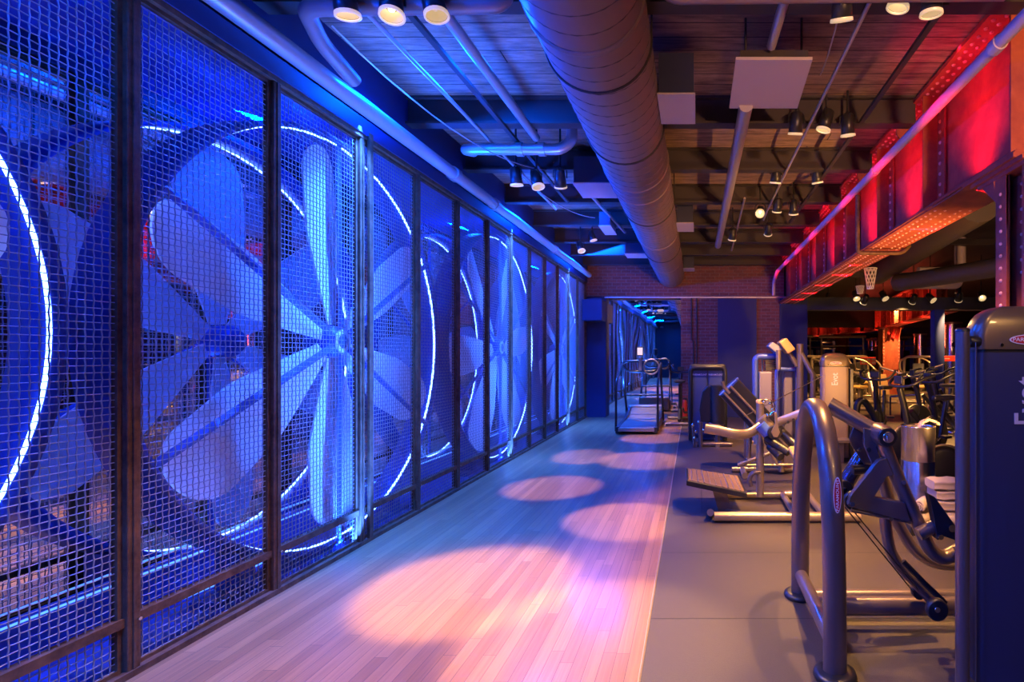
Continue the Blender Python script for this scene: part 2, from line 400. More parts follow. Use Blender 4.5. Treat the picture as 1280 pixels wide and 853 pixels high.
for k in range(k0, k1+1):
    if post0 is None:
        post0 = thing('screen_post', '', 'post', (XW, 0, 0), local=True)
        MB().b2((-.030, -.027, .0), (.034, .027, 3.02)).build('post', M_RUST, post0, bevel=.004)
        MB().b2((.034, -.006, .0), (.040, .006, 3.02)).build('weld_seam', M_RUST, post0)
        MB().cyl((.034, .016, .24), (.046, .016, .24), .008, n=6).build('bolt', M_CHROME, post0)
        p = post0
    else: p = copy_tree(post0)
    p.location = (XW, Y0+k*PITCH, 0)
    n = k+1
    if n >= 1: tag(p, f'brown steel post of the mesh screen, {ORD[n]} from the left', 'post', 'mesh screen posts')
    else: tag(p, 'brown steel post of the mesh screen beside or behind the viewpoint', 'post', 'mesh screen posts')
# paired extra post beside the third one, tall
ep = thing('screen_post', 'slim extra brown post doubled up against the third screen post', 'post', (XW, 3.908, 0), local=True)
MB().b2((.036, -.03, .03), (.058, .014, 3.06)).build('post', M_RUST, ep, bevel=.003)
# curb under the screen
tag(MB().b2((XW-.04, -8, 0), (XW+.045, YE, .028)).build('screen_curb', M_RUST), 'low brown steel curb running under the mesh screen', 'curb')
tag(MB().b2((XW-.03, -8, 3.0), (XW+.04, YE, 3.035)).build('screen_head_rail', M_RUST), 'dark steel head rail along the top of the mesh screen', 'rail')

# ------------------------------------------------------------------ fans
FX = -2.64; FZ = 1.50; FR = 1.43
def fan_proto():
    root = thing('industrial_fan', '', 'fan', (0, 0, 0), local=True)
    # everything local around hub centre; x along the axis
    n = 96; sh = MB(); vs = []; fs = []
    prof = ((FR+.005, .055), (FR+.035, .055), (FR+.035, -.16), (FR+.005, -.16))
    for i in range(n):
        a = 2*PI*i/n
        for (r, x) in prof: vs.append((x, r*math.cos(a), r*math.sin(a)))
    for i in range(n):
        for j in range(4): fs.append((i*4+j, i*4+(j+1) % 4, ((i+1) % n)*4+(j+1) % 4, ((i+1) % n)*4+j))
    sh.add(vs, fs, True); sh.build('fan_shroud', M_FANMETAL, root)
    led = MB(); vs = []; fs = []
    for i in range(n):
        a = 2*PI*i/n
        for (r, x) in ((FR+.003, .024), (FR+.003, .010), (FR-.004, .010), (FR-.004, .024)): vs.append((x, r*math.cos(a), r*math.sin(a)))
    led.add(vs, [(i*4+j, i*4+(j+1) % 4, ((i+1) % n)*4+(j+1) % 4, ((i+1) % n)*4+j) for i in range(n) for j in range(4)], True)
    led.build('led_ring', M_LED, root)
    # support spider in front
    sp = MB()
    for deg in (90, 150, 206, 270, 328, 32):
        a = math.radians(deg); c, s = math.cos(a), math.sin(a)
        sp.tube([(.055, c*.10, s*.10), (.045, c*(FR+.01), s*(FR+.01))], .018, 4, up=(1, 0, 0), r2=.026)
    sp.build('support_arm', M_FANMETAL, root)
    ft = MB()
    for y in (-.75, .75): ft.b2((-.12, y-.05, -FZ+.012), (.03, y+.05, -math.sqrt((FR+.03)**2-y*y)+.01))
    ft.b2((-.12, -.95, -FZ+.012), (.03, .95, -FZ+.05))
    ft.build('fan_stand', M_FANMETAL, root)
    rot = MB().lathe([(.0, .075), (.05, .075), (.10, .05), (.115, .0), (.115, -.10), (.07, -.16), (0, -.16)], axis='x', n=24).build('rotor_hub', M_FANMETAL, root)
    MB().lathe([(.052, .078), (.075, .082), (.085, .07), (.052, .07)], axis='x', n=24, cap=False).build('hub_ring', M_BLADE, rot)
    # one paddle blade
    outl = []
    def wd(r):
        t = (r-.14)/(1.15-.14)
        return .055+.165*min(1, max(0, t*1.6))**.9
    rs = [.12+i*(1.16-.12)/14 for i in range(15)]
    top = [(r, wd(r)) for r in rs]; R = top[-1][1]
    arc = [(1.16+R*math.cos(a), R*math.sin(a)) for a in [PI/2-PI*i/14 for i in range(1, 14)]]
    outl = top+arc+[(r, -w_) for (r, w_) in reversed(top)]
    ROT = Matrix.Rotation(math.radians(13), 3, 'Y')   # pitch about blade's long axis (local Y is radial after swap)
    bm = MB()
    pts = []
    for (r, w_) in outl:
        camber = .02*(1-(w_/.2)**2)
        # blade points up (z radial); width along y, pitch about z
        p = Vector((camber, w_, r)); p = Matrix.Rotation(math.radians(12), 3, 'Z') @ p
        pts.append(p)
    bm.prism(pts, (-.012, 0, 0))
    b0 = bm.build('blade', M_BLADE, rot)
    b0.location = (-.02, 0, 0)
    for i in range(1, 6):
        b = b0.copy(); C.objects.link(b); b.parent = rot
        b.rotation_euler = (PI/3*i, 0, 0)
    return root
fan = fan_proto()
phis = {-2: 20, -1: 48, 0: 17, 1: 35, 2: 6, 3: 25}
names = {0: 'first giant blue-lit fan behind the mesh, cut by the left edge', 1: 'second giant fan from the left, hub and six pale blades in full view',
         2: 'third giant fan from the left behind the mesh screen', 3: 'fourth and farthest giant fan, next to the dark end pier'}
for i in range(-2, 4):
    f = fan if i == -2 else copy_tree(fan)
    f.location = (FX, .68+3.10*i, FZ)
    r = [c for c in kids(f) if c.name.startswith('rotor_hub')][0]
    # a blade at angle phi measured from +Y towards +Z; prototype blade points at +Z (90 deg)
    r.rotation_euler = (math.radians(phis[i]-90), 0, 0)
    tag(f, names.get(i, 'giant fan behind the mesh screen, behind the viewpoint and seen in the end mirror'), 'fan', 'giant fans behind the mesh screen')
# blue LED ropes lying along the foot of the bay
for j, (x, z, lab) in enumerate(((-2.97, .215, 'thin blue light rope along the ledge at the foot of the fan bay mirror'), (-2.88, .03, 'thin blue light rope lying on the fan bay floor'))):
    pts = [(x+.012*math.sin(y*2.1+j), y, z+(.012*math.sin(y*3.3) if j else 0)+.006) for y in [-7.8+.2*i for i in range(97)]]
    tag(MB().tube(pts, .006, 6).build('light_rope', M_LEDBLUE), lab, 'light')

# ------------------------------------------------------------------ overhead: pipes, duct, boxes
def pipe(name, pts, r, label, cat='pipe', m=M_PIPE, fl=.08, collars=(), n=14):
    root = thing(name, label, cat, Vector(pts[0]))
    MB().tube(fillet(pts, fl), r, n).build('pipe', m, root)
    if collars:
        for (a, b) in collars: MB().cyl(a, b, r*1.22, n=n).build('coupling', m, root)
    return root
pipe('sprinkler_pipe', [(-2.30, -8, 3.12), (-2.30, 11.2, 3.12)], .055, 'blue-lit long pipe running above the mesh screen towards the end wall', 
     collars=[((-2.30, y, 3.12), (-2.30, y+.09, 3.12)) for y in (1.9, 4.9, 5.9, 8.4)])
pipe('cross_pipe', [(-2.17, 3.3, 3.14), (-2.16, 3.0, 3.20), (-2.05, 2.72, 3.22), (-1.0, 2.72, 3.235), (-.96, 2.72, 3.57)], .045, 'blue-lit elbowed pipe crossing at the very top of the view, left of the duct', m=M_DUCT)
pipe('cross_pipe', [(-.18, 2.72, 3.57), (-.16, 2.72, 3.28), (1.62, 2.72, 3.30)], .042, 'pipe crossing at the very top of the view, right of the duct', m=M_DUCT)
pipe('cross_pipe', [(-2.1, 4.9, 3.32), (-2.1, 4.7, 3.26), (-1.22, 4.7, 3.26), (-1.12, 4.7, 3.34), (-1.12, 4.7, 3.57)], .05, 'blue-lit pipe with elbow, hung above the left trio of spotlights', 
     collars=[((-1.62, 4.7, 3.26), (-1.56, 4.7, 3.26)), ((-1.42, 4.7, 3.26), (-1.36, 4.7, 3.26))])
pipe('conduit', [(-1.42, 2.2, 3.33), (-1.42, 4.62, 3.33)], .035, 'thin blue conduit left of the big duct, ending at the elbowed pipe')
pipe('conduit', [(-1.86, 1.5, 3.335), (-1.86, 6.9, 3.335)], .014, 'thin wire conduit under the beams nearest the mesh screen', n=8)
pipe('conduit', [(-1.30, 5.95, 3.335), (-1.12, 8.2, 3.335)], .02, 'short slanting conduit under the ceiling beyond the left spotlights', n=8)
pipe('conduit', [(.37, 3.85, 3.25), (.37, 8.8, 3.25)], .052, 'purple-lit pipe running away from under the square ceiling panel')
pipe('conduit', [(.95, 1.4, 3.33), (.95, 6.9, 3.33), (.95, 7.3, 3.3)], .014, 'thin conduit right of the square ceiling panel', n=8)
pipe('conduit', [(.52, 1.4, 3.33), (.47, 3.25, 3.33)], .03, 'short conduit meeting the right corner of the square ceiling panel', n=8)
pipe('conduit', [(.60, 6.4, 3.33), (.66, 9.6, 3.33)], .014, 'thin conduit close to the glaring far spotlight', n=8)
for (x, y0, y1, lab) in ((1.37, 2.85, 4.3, 'black lighting track nearest the red girder, front section'), (1.37, 4.6, 7.6, 'black lighting track nearest the red girder, back section'),
                         (-1.62, 2.8, 6.6, 'black lighting track over the walkway left of the duct')):
    tr = MB().b2((x-.018, y0, 3.32), (x+.018, y1, 3.345)).build('lighting_track', M_BEAM); tag(tr, lab, 'track')
pipe('girder_pipe', [(1.70, 1.6, 3.15), (1.70, 10.9, 3.15), (1.70, 11.35, 3.0), (1.70, 11.4, 2.71)], .036, 'blue-lit pipe running along the front of the red girder',
     collars=[((1.70, y, 3.15), (1.70, y+.07, 3.15)) for y in (2.9, 4.9)], m=M_LIGHTPAINT)
# pipe wrapping under the girder
pipe('drop_pipe', [(1.74, 5.6, 3.12), (1.74, 5.6, 2.50), (2.22, 5.6, 2.50), (2.30, 5.6, 2.58)], .024, 'small brown pipe dropping in front of the girder and under it', m=M_RUST, fl=.05)
# loose cables
for (a, b, sag, lab) in (((-2.1, 3.0, 3.3), (-1.5, 5.2, 3.25), .35, 'thin cable drooping below the ceiling above the mesh screen'),
                    ((.72, 2.3, 3.34), (.86, 3.6, 3.34), .18, 'thin cable looping beside the square ceiling panel'),
                    ((-1.9, 5.4, 3.34), (-1.4, 7.2, 3.3), .22, 'thin cable hanging beyond the left spotlights')):
    a, b = Vector(a), Vector(b)
    pts = [a.lerp(b, t/12)+Vector((0, 0, -sag*4*(t/12)*(1-t/12)*.5)) for t in range(13)]
    tag(MB().tube(pts, .005, 6).build('ceiling_cable', M_PIPE), lab, 'cable')
# hanger rods
for j, (px, y1, y2, Y) in enumerate(((447, 0, 158, 3.76), (518, 88, 160, 4.9), (638, 175, 290, 6.9))):
    a = P(px, y1, Y); a.z = min(a.z, 3.57); b = P(px, y2, Y)
    tag(MB().cyl((a.x, Y, 3.57), (b.x, Y, b.z), .006, n=6).build('hanger_rod', M_PIPE), ('thin steel hanger rod above the third screen post', 'thin steel hanger rod above the fifth mesh panel', 'thin steel hanger rod near the left trio of spotlights')[j], 'rod')

# spiral duct
DX, DZ, DR = -.565, 3.22, .305
duct = thing('spiral_duct', 'very large round spiral duct running the length of the ceiling', 'duct', (DX, 0, DZ))
MB().tube([(DX, y, DZ) for y in (-8, 0, 4, 8, 11.69)], DR, 48).build('duct_body', M_DUCT, duct)
sm = MB(); pts = []
turns = int((11.6+1)/.14)
for i in range(turns*24):
    a = 2*PI*i/24; pts.append((DX+(DR+.0005)*math.cos(a), -1+.14*i/24, DZ+(DR+.0005)*math.sin(a)))
sm.tube(pts, .0035, 4); sm.build('spiral_seam', mat('duct_seam_dark', (.10, .07, .08), .5), duct, fixn=False)
for y in (2.62, 4.85, 5.25, 7.5, 9.6): MB().lathe([(DR, -.02), (DR+.008, -.018), (DR+.008, .018), (DR, .02)], (DX, y, DZ), 'y', 48, cap=False).build('joint_band', M_DUCT, duct)
for y in (3.0, 4.12, 6.1, 8.5): 
    ds = MB()
    ds.tube([(DX+(DR+.004)*math.cos(a), y, DZ+(DR+.004)*math.sin(a)) for a in [PI+PI*i/20 for i in range(21)]], .008, 6)
    for s in (-1, 1): ds.cyl((DX+s*(DR+.004), y, DZ), (DX+s*(DR+.004), y, 3.57), .006, n=6)
    ds.build('hanger_strap', M_BEAM, duct)
# registers tapped off the duct
for j, (x0, x1, y0, y1, zb, h, lab) in enumerate((
    (-.262, -.005, 3.49, 3.94, 3.15, .285, 'boxy air register on the right of the duct, nearest the camera'),
    (-.262, -.03, 6.9, 7.39, 3.15, .28, 'boxy air register on the right of the duct, middle one'),
    (-.262, -.03, 10.5, 10.9, 3.15, .25, 'boxy air register on the right of the duct, farthest one'),
    (-1.26, -.872, 5.3, 5.8, 3.15, .28, 'boxy air register on the left of the duct, nearest the camera'),
    (-1.24, -.872, 9.0, 9.4, 3.15, .28, 'boxy air register on the left of the duct, farthest one'),
    (-1.36, -1.19, 7.25, 7.8, 3.20, .20, 'small blue-lit air box left of the duct near the mesh screen'))):
    r = thing('air_register', lab, 'vent', ((x0+x1)/2, (y0+y1)/2, zb), 'air registers along the duct')
    MB().b2((x0+.01, y0+.01, zb+.01), (x1-.01, y1-.01, zb+h)).build('register_box', M_SHROUDD, r)
    MB().b2((x0, y0, zb), (x1, y1, zb+.012)).build('register_face', M_LIGHTPAINT, r)
cp = thing('ceiling_panel', 'square pale panel hung flat below the ceiling right of the duct', 'panel', (.5, 3.5, 3.25))
MB().prism([(.25, 3.26, 3.25), (.73, 3.26, 3.25), (.76, 3.90, 3.25), (.25, 3.90, 3.25)], (0, 0, .02)).build('panel_face', M_LIGHTPAINT, cp)
MB().b2((.28, 3.29, 3.27), (.71, 3.86, 3.33)).build('panel_tray', M_BEAM, cp)
hb = MB()
for (x, y) in ((.32, 3.35), (.68, 3.35), (.32, 3.8), (.68, 3.8)): hb.cyl((x, y, 3.33), (x, y, 3.57), .008, n=6)
hb.build('hanger', M_BEAM, cp)

# ------------------------------------------------------------------ spotlights
def spotlight(loc, target, label, power=0, angle=40, on=1, size=1.0, color=GOLD, group='ceiling spotlights', rod=None, blend=.5):
    """can-shaped track head; loc = centre of the mouth"""
    loc = Vector(loc); d = (Vector(target)-loc).normalized(); q = d.to_track_quat('Z', 'Y').to_matrix()
    root = thing('spotlight', label, 'spotlight', loc, group)
    r = .058*size; L = .17*size
    MB().lathe([(r*.55, -L), (r*.8, -L*.92), (r*.92, -L*.5), (r, 0), (r*.93, 0), (r*.8, -L*.35), (r*.3, -L*.5), (0, -L*.5)], loc, M=q, n=20).build('lamp_can', M_BLACK, root)
    MB().lathe([(r*1.03, -.012), (r*1.06, .004), (r*.9, .006), (r*.9, -.004), (r*1.03, -.012)], loc, M=q, n=20).build('lamp_rim', M_LAMPRIM if on < 3 else M_LAMPIN, root)
    MB().lathe([(r*.9, -.006), (r*.72, -L*.22), (r*.5, -L*.3)], loc, M=q, n=20, cap=False).build('reflector', M_LAMPRIM if on == 0 else M_LAMPIN, root)
    if on: MB().lathe([(r*.34, -L*.3), (r*.24, -L*.2), (0, -L*.17)], loc, M=q, n=16).build('bulb', M_LAMPHOT if on > 1 else M_LAMPIN, root)
    top = 3.345; back = loc-d*L*.5
    y = MB().tube([back+q@Vector((r*1.1, 0, 0)), back+q@Vector((r*1.1, 0, 0))+Vector((0, 0, .07)), back+Vector((0, 0, .11)), back-q@Vector((r*1.1, 0, 0))+Vector((0, 0, .07)), back-q@Vector((r*1.1, 0, 0))], .006, 6)
    y.cyl(back+Vector((0, 0, .10)), (back.x, back.y, 3.575), .01, n=8)
    y.build('yoke', M_BLACK, root)
    if power:
        s = spot('spot_beam', loc-d*.03, target, power, color, math.radians(angle), blend, r=.012)
        s.parent = root; s.location = Vector(s.location)-loc
    return root
PW = 520
pools = [(-1.37, 3.15), (-.57, 2.63), (-.61, 4.42), (-1.52, 5.45), (-1.54, 7.1), (-.75, 6.95), (-.9, 8.2), (-1.75, 9.3)]
heads = [
 (P(435, 20, 2.62), (-1.37, 3.15, 0), 'first spotlight in the row at top left, glowing reflector', PW*1.7, 25, 2),
 (P(490, 20, 2.62), (-1.05, 2.1, 0), 'second spotlight in the row at top left, glowing reflector', 380, 72, 2),
 (P(546, 20, 2.62), (-.50, 2.55, 0), 'third spotlight in the row at top left, tilted towards the duct', PW*1.35, 27, 1),
 (P(646, 232, 5.0), (-1.52, 5.50, 0), 'leftmost spotlight of the trio under the elbowed pipe', PW*.7, 21, 1),
 (P(673, 234, 5.0), (-.61, 4.42, 0), 'middle spotlight of the trio under the elbowed pipe', PW*1.0, 20, 1),
 (P(701, 234, 5.0), (-1.54, 7.15, 0), 'rightmost spotlight of the trio under the elbowed pipe', PW*.9, 15, 1),
 (P(727, 314, 8.2), (-.75, 6.95, 0), 'lone spotlight with a bright rim near the far end of the screen', PW*.9, 20, 1),
 (P(742, 301, 8.7), (-.72, 8.75, 0), 'small spotlight above the far mesh panels aimed at the floor before the treadmill', PW*.8, 20, 1),
 (P(788, 316, 9.7), (-.55, 10.6, 0), 'small spotlight left of the duct near the brick header', PW*.9, 30, 1),
 (P(1052, 26, 2.83), (1.2, 4.5, 0), 'first spotlight at top right, its two black cans facing down', 420, 45, 0),
 (P(1122, 10, 2.83), (.5, 3.2, .4), 'glaring open spotlight at top right, turned to the camera', 300, 60, 2),
 (P(1164, 18, 2.83), (1.35, 3.4, 0), 'spotlight at top right with a pale yellow rim, beside the girder', 420, 60, 1),
 (P(994, 168, 4.3), (.7, 5.6, 0), 'left spotlight of the three under the second beam', 420, 45, 0),
 (P(1029, 163, 4.3), (.25, 4.6, .3), 'middle spotlight of the three under the second beam, tilted', 420, 45, 2),
 (P(1060, 170, 4.3), (1.6, 5.2, 0), 'right spotlight of the three under the second beam', 420, 50, 0),
 (P(969, 229, 5.6), (.6, 6.8, 0), 'black spotlight left of the thin conduit, third row', 360, 45, 0),
 (P(1022, 229, 5.6), (1.9, 6.6, 0), 'black spotlight right of the thin conduit, third row', 360, 50, 0),
 (P(950, 267, 6.6), (.3, 3.0, .6), 'glaring far spotlight with a starburst', 330, 60, 3),
 (P(971, 265, 6.6), (.9, 8.4, 0), 'dim spotlight just right of the glaring far one', 320, 45, 0),
 (P(992, 268, 6.6), (1.5, 8.2, 0), 'spotlight tilted away beside the girder, fourth row', 320, 50, 0),
 (P(915, 300, 7.7), (.2, 9.4, 0), 'spotlight left of the short conduit, farthest row', 320, 45, 0),
 (P(960, 293, 7.7), (1.2, 10.4, .6), 'spotlight right of the short conduit, farthest row', 320, 60, 0),
]
for j, (loc, tg, lab, pw, ang, on) in enumerate(heads): spotlight(loc, tg, lab, pw*(1.75 if j < 9 else 1.9), ang*(1 if j < 9 else .78), on, color=WARM if j < 9 else GOLD, blend=.5 if j < 9 else .7)
# second room's row of spotlights, hung from the bulkhead
for j, (px, py, tgt, on) in enumerate(((1071, 374, (3.6, 9.5, 0), 2), (1079, 379, (3.0, 13.5, 0), 1), (1107, 374, (5.0, 9.4, 0), 1), (1140, 378, (4.6, 13.8, .3), 2), (1167, 376, (6.6, 9.0, 0), 1), (1198, 376, (6.5, 13.5, 0), 1), (1228, 373, (5.4, 7.6, .0), 3))):
    loc = P(px, py, 11.2)
    spotlight(loc, tgt, f'small spotlight below the dark bulkhead, {ORD[j+1]} from the left', 520, 62, on, 1.25, rod=min(3.5, 2.9), group='spotlights on the bulkhead')
    if j in (1, 3, 5): pass
for j, (px, py, Y, tgt) in enumerate(((1220, 258, 6.2, (3.0, 6.5, 0)), (1194, 287, 7.0, (3.6, 8.0, 0)))):
    spotlight(P(px, py, Y), tgt, ('dim open spotlight seen under the girder beside the near column', 'dim spotlight seen under the girder, second one')[j], 420, 70, 1, 1.2, rod=3.5, group='spotlights beyond the girder')
for j, (x, y) in enumerate(((5.0, 16.5), (7.5, 17.5), (3.8, 15.0), (6.8, 13.5))):
    spotlight((x, y, 3.0), (x-.2, y+.6, 0), f'high spotlight deep in the second room, {ORD[j+1]} of four', 900, 85, 1, 1.2, rod=3.5, group='spotlights deep in the second room')

# ------------------------------------------------------------------ red riveted girder
def girder(root, y0, y1, xl, xr, zb, zt, stiff, pairs=True, light=True, step=.085, rr=.016):
    xw = xl+.17
    b = MB().b2((xw, y0, zb+.03), (xw+.02, y1, zt-.03))
    b.build('web_plate', M_REDIRON, root)
    MB().b2((xl, y0, zb+.012), (xr, y1, zb+.03)).b2((xl+.02, y0+.55, zb), (xr-.02, y1, zb+.012)).b2((xl+.012, y0, zb+.03), (xw, y1, zb+.036)).build('bottom_flange', M_REDIRON, root)
    MB().b2((xl, y0, zt-.03), (xr, y1, zt)).build('top_flange', M_REDIRON, root)
    MB().b2((xw-.014, y0, zb+.03), (xw, y1, zb+.14)).b2((xw-.014, y0, zt-.15), (xw, y1, zt-.03)).build('flange_angle', M_REDIRON, root)
    for y in stiff:
        s = MB().b2((xl+.025, y, zb+.03), (xw-.014, y+.014, zt-.03)).b2((xw-.028, y-.12, zb+.03), (xw-.014, y+.0, zt-.03))
        s.build('stiffener', M_REDIRON, root)
    rv = MB(); y = y0+.05
    while y < y1:
        rv.rivet((xw-.014, y, zb+.085), (-1, 0, 0), rr); rv.rivet((xw-.014, y, zt-.09), (-1, 0, 0), rr)
        rv.rivet((xl+.05, y, zt-.03), (0, 0, -1), rr); rv.rivet((xl+.11, y+.04, zt-.03), (0, 0, -1), rr)
        if y > y0+1.1:
            for x in (xl+.07, xl+.15, xr-.15, xr-.07): rv.rivet((x, y, zb), (0, 0, -1), rr*.8)
        y += step
    for ys in stiff:
        z = zb+.06
        while z < zt-.1:
            rv.rivet((xw-.028, ys-.05, z), (-1, 0, 0), rr); z += step
    o = rv.build('rivet', M_RIVET, root, fixn=False); o['kind'] = 'stuff'
ZB, ZT = 2.555, 3.56
g = thing('riveted_girder', 'long deep riveted girder glowing red, crossing the upper right towards the brick wall', 'girder', (1.84, 3.1, ZB))
STF = (3.08, 4.27, 5.35, 6.45, 7.0, 8.1, 9.2, 10.3)
girder(g, 3.0, 11.65, 1.84, 2.26, ZB, ZT, STF)
# red LED strips lying on the lower flange between the stiffeners, and under the top flange
for i in range(len(STF)):
    a = STF[i]+.05; b = (STF[i+1] if i+1 < len(STF) else 11.4)-.12
    o = MB().b2((1.865, a, ZB+.036), (1.885, b, ZB+.050)).build('led_strip', M_BLACK, g)
    L = b-a
    l1 = area('girder_led', (1.875, (a+b)/2, ZB+.056), .015, 9*L, RED, (.62, 0, 1), sy=L, spread=1.9)
    l2 = area('girder_led_top', (1.80, (a+b)/2, ZT-.06), .015, 1.6*L, (1, .015, .10), (.8, 0, -.5), sy=L)
    for l in (l1, l2): l.parent = g; l.location = Vector(l.location)-g.location
for y in (4.36, 5.45, 6.62, 7.78):
    MB().prism([(1.84, y+.10, 3.34), (1.72, y+.10, 3.34), (1.72, y+.10, 3.30), (1.78, y+.10, 3.22), (1.84, y+.10, 3.22)], (0, .014, 0)).build('beam_gusset', M_REDIRON, g)
# stepped plates at the bearing and bracket
MB().b2((1.80, 2.95, ZB-.03), (2.30, 3.52, ZB+.0)).b2((1.82, 2.9, ZB-.055), (2.28, 3.45, ZB-.03)).b2((1.84, 2.85, ZB-.08), (2.26, 3.40, ZB-.055)).build('bearing_plate', M_REDIRON, g)
col = thing('riveted_column', 'near riveted steel column carrying the girder, behind the big tower', 'column', (2.0, 3.3, 0))
H = ZB-.08
cb = MB().b2((1.85, 3.10, 0), (1.87, 3.20, H)).b2((1.85, 3.19, 0), (2.25, 3.21, H)).b2((1.93, 2.93, 0), (1.95, 3.19, H)).b2((1.85, 2.86, 0), (1.87, 2.95, H)).b2((1.85, 2.85, 0), (2.25, 2.87, H)).b2((2.15, 2.87, 0), (2.17, 3.19, H)).b2((2.23, 2.87, 0), (2.25, 3.19, H))
cb.build('column_shaft', M_REDIRON, col)
MB().prism([(1.848, 3.36, H), (1.848, 3.10, H), (1.848, 3.10, H-.30), (1.848, 3.20, H-.14)], (.014, 0, 0)).prism([(1.84, 3.23, H), (2.26, 3.23, H), (2.22, 3.23, H-.26), (1.88, 3.23, H-.26)], (0, -.014, 0)).build('bracket', M_REDIRON, col)
cv = MB(); z = .5
while z < H-.05:
    cv.rivet((1.85, 3.155, z), (-1, 0, 0), .013); cv.rivet((1.85, 2.90, z), (-1, 0, 0), .013)
    if z > 1.8: cv.rivet((1.93, 3.08, z+.04), (-1, 0, 0), .012)
    cv.rivet((1.95, 2.85, z), (0, -1, 0), .013)
    z += .075
cv.build('rivet', M_RIVET, col, fixn=False)['kind'] = 'stuff'
# far girder, slightly angled, with orange column
g2 = thing('riveted_girder', 'far smaller-looking red girder low over the second room', 'girder', (0, 0, 0), local=True)
girder(g2, 0, 9.6, 0, .42, 0, .95, (.3, 1.5, 2.7, 3.9, 5.1, 6.3, 7.5, 8.7), rr=.02, step=.14)
for (a, L) in ((.4, 2.2), (2.8, 2.2), (5.2, 2.2), (7.6, 1.8)):
    l1 = area('girder_led', (-.22, a+L/2, .02), .03, 9*L, (1, .07, .035), (1, 0, 1.1), sy=L); l1.parent = g2
g2.location = (5.75, 12.3, 2.41); g2.rotation_euler = (0, 0, -math.atan2(1.75, 10.6))
fc = thing('riveted_column', 'orange-lit riveted column standing deep in the second room', 'column', (7.0, 18.6, 0))
X0, X1, YC = 6.62, 7.28, 18.5
MB().b2((X0, YC, 0), (X1, YC+.03, 2.40)).b2((X0, YC, 0), (X0+.03, YC+.4, 2.40)).b2((X1-.03, YC, 0), (X1, YC+.4, 2.40)).b2((X0-.1, YC-.02, 2.33), (X1+.1, YC+.42, 2.405)).b2((X0-.04, YC-.03, 0), (X1+.04, YC+.43, .08)).build('column_shaft', M_REDIRON, fc)
br = MB()
for i in range(4): br.prism([(X0+.1+.15*i, YC-.02, 2.36), (X0+.1+.15*i, YC-.3, 2.36), (X0+.1+.15*i, YC-.02, 1.9)], (.03, 0, 0))
br.build('bracket', M_REDIRON, fc)
cv = MB(); z = .1
while z < 2.35:
    for x in (X0+.06, X1-.06): cv.rivet((x, YC, z), (0, -1, 0), .024)
    z += .12
cv.build('rivet', M_RIVET, fc, fixn=False)['kind'] = 'stuff'
spot('column_fill', (6.6, 17.2, 3.1), (6.95, 18.5, 1.0), 900, (1, .5, .15), math.radians(60), .8)  # added light from above, no fixture, brings out the orange column

# ------------------------------------------------------------------ gym machines
def bolt(mb, p, r=.014, d=(0, -1, 0)):
    p = Vector(p); d = Vector(d); mb.cyl(p, p+d*.012, r, n=10); return mb
def disc(mb, p, r, t, n=28, d=(0, 1, 0)):
    p = Vector(p); d = Vector(d); h = t/2
    q = d.to_track_quat('Z', 'Y').to_matrix()
    return mb.lathe([(r*.9, -h), (r, -h*.7), (r, h*.7), (r*.9, h)], p, M=q, n=n)
def badge(root, c, w_, h_, R, m1=None, body='PARAMOUNT'):
    """oval maker's plate facing along the text normal"""
    c = Vector(c); n = R @ Vector((0, 0, 1))
    def oval(a, b, off, th):
        return MB().prism([c+n*off+R@Vector((a*math.cos(t), b*math.sin(t), 0)) for t in [2*PI*i/32 for i in range(32)]], n*th)
    pl = oval(w_/2, h_/2, 0, .002).build('badge', M_WHITE, root)
    rim = oval(w_/2*.93, h_/2*.84, .002, .0008).build('badge_field', M_BADGERED, pl)
    t = text('badge_lettering', body, h_*.50, M_WHITE, c+n*.0032, R, None, .0004, (w_*.84)/(h_*.50*5.9)); t.parent = pl
    return pl

# ---- foreground low-row/leverage machine with the bronze arch
mach = thing('leverage_machine', 'bronze-grey leverage machine in the foreground with a tall arched tube frame on two round feet', 'exercise machine', (.605, 2.63, 0))
XA = .605
leg = []
for (y, z) in ((3.02, .02), (3.015, .35), (2.99, .65), (2.93, .88), (2.86, 1.02), (2.76, 1.115), (2.65, 1.145), (2.53, 1.115), (2.42, 1.02), (2.345, .88), (2.295, .65), (2.27, .35), (2.265, .02)): leg.append((XA, y, z))
MB().tube(cr(leg, 5), .036, 20, up=None, r2=.036).build('arch_frame_core', M_TUBE, mach) if 0 else None
MB().tube(cr(leg, 5), .052, 20, up=(1, 0, 0), r2=.036).build('arch_frame', M_TUBE, mach)
for y in (3.02, 2.265):
    f = MB().lathe([(.088, 0), (.094, .006), (.09, .022), (.07, .028), (.06, .028)], (XA, y, 0)).build('rubber_foot', M_BLACK, mach)
MB().tube([(XA, 2.99, .13), (XA, 2.30, .13)], .036, 16).build('foot_rail', M_TUBE, mach)
MB().tube([(XA+.02, 2.66, .115), (1.62, 2.66, .115)], .048, 18, up=(0, 0, 1), r2=.036).tube([(XA+.02, 2.76, .125), (1.62, 2.76, .125)], .03, 14).build('base_tube', M_TUBE, mach)
a0 = P(1036, 506, 2.62); a1 = P(1099, 542, 2.55)
MB().tube([a0, a1], .036, 18, radii=[.042, .036]).build('upper_arm', M_TUBE, mach)
a1 = P(1101, 543, 2.50)
h = MB(); disc(h, a1, .050, .16); h.build('pivot_housing', M_TUBE, mach)
h = MB(); disc(h, a1-Vector((0, .085, 0)), .044, .02); po = h.build('pivot_cap', M_BLACK, mach)
h = MB(); disc(h, a1-Vector((0, .097, 0)), .026, .012); disc(h, a1-Vector((0, .105, 0)), .010, .012); h.build('pivot_hub', M_CHROME, po)
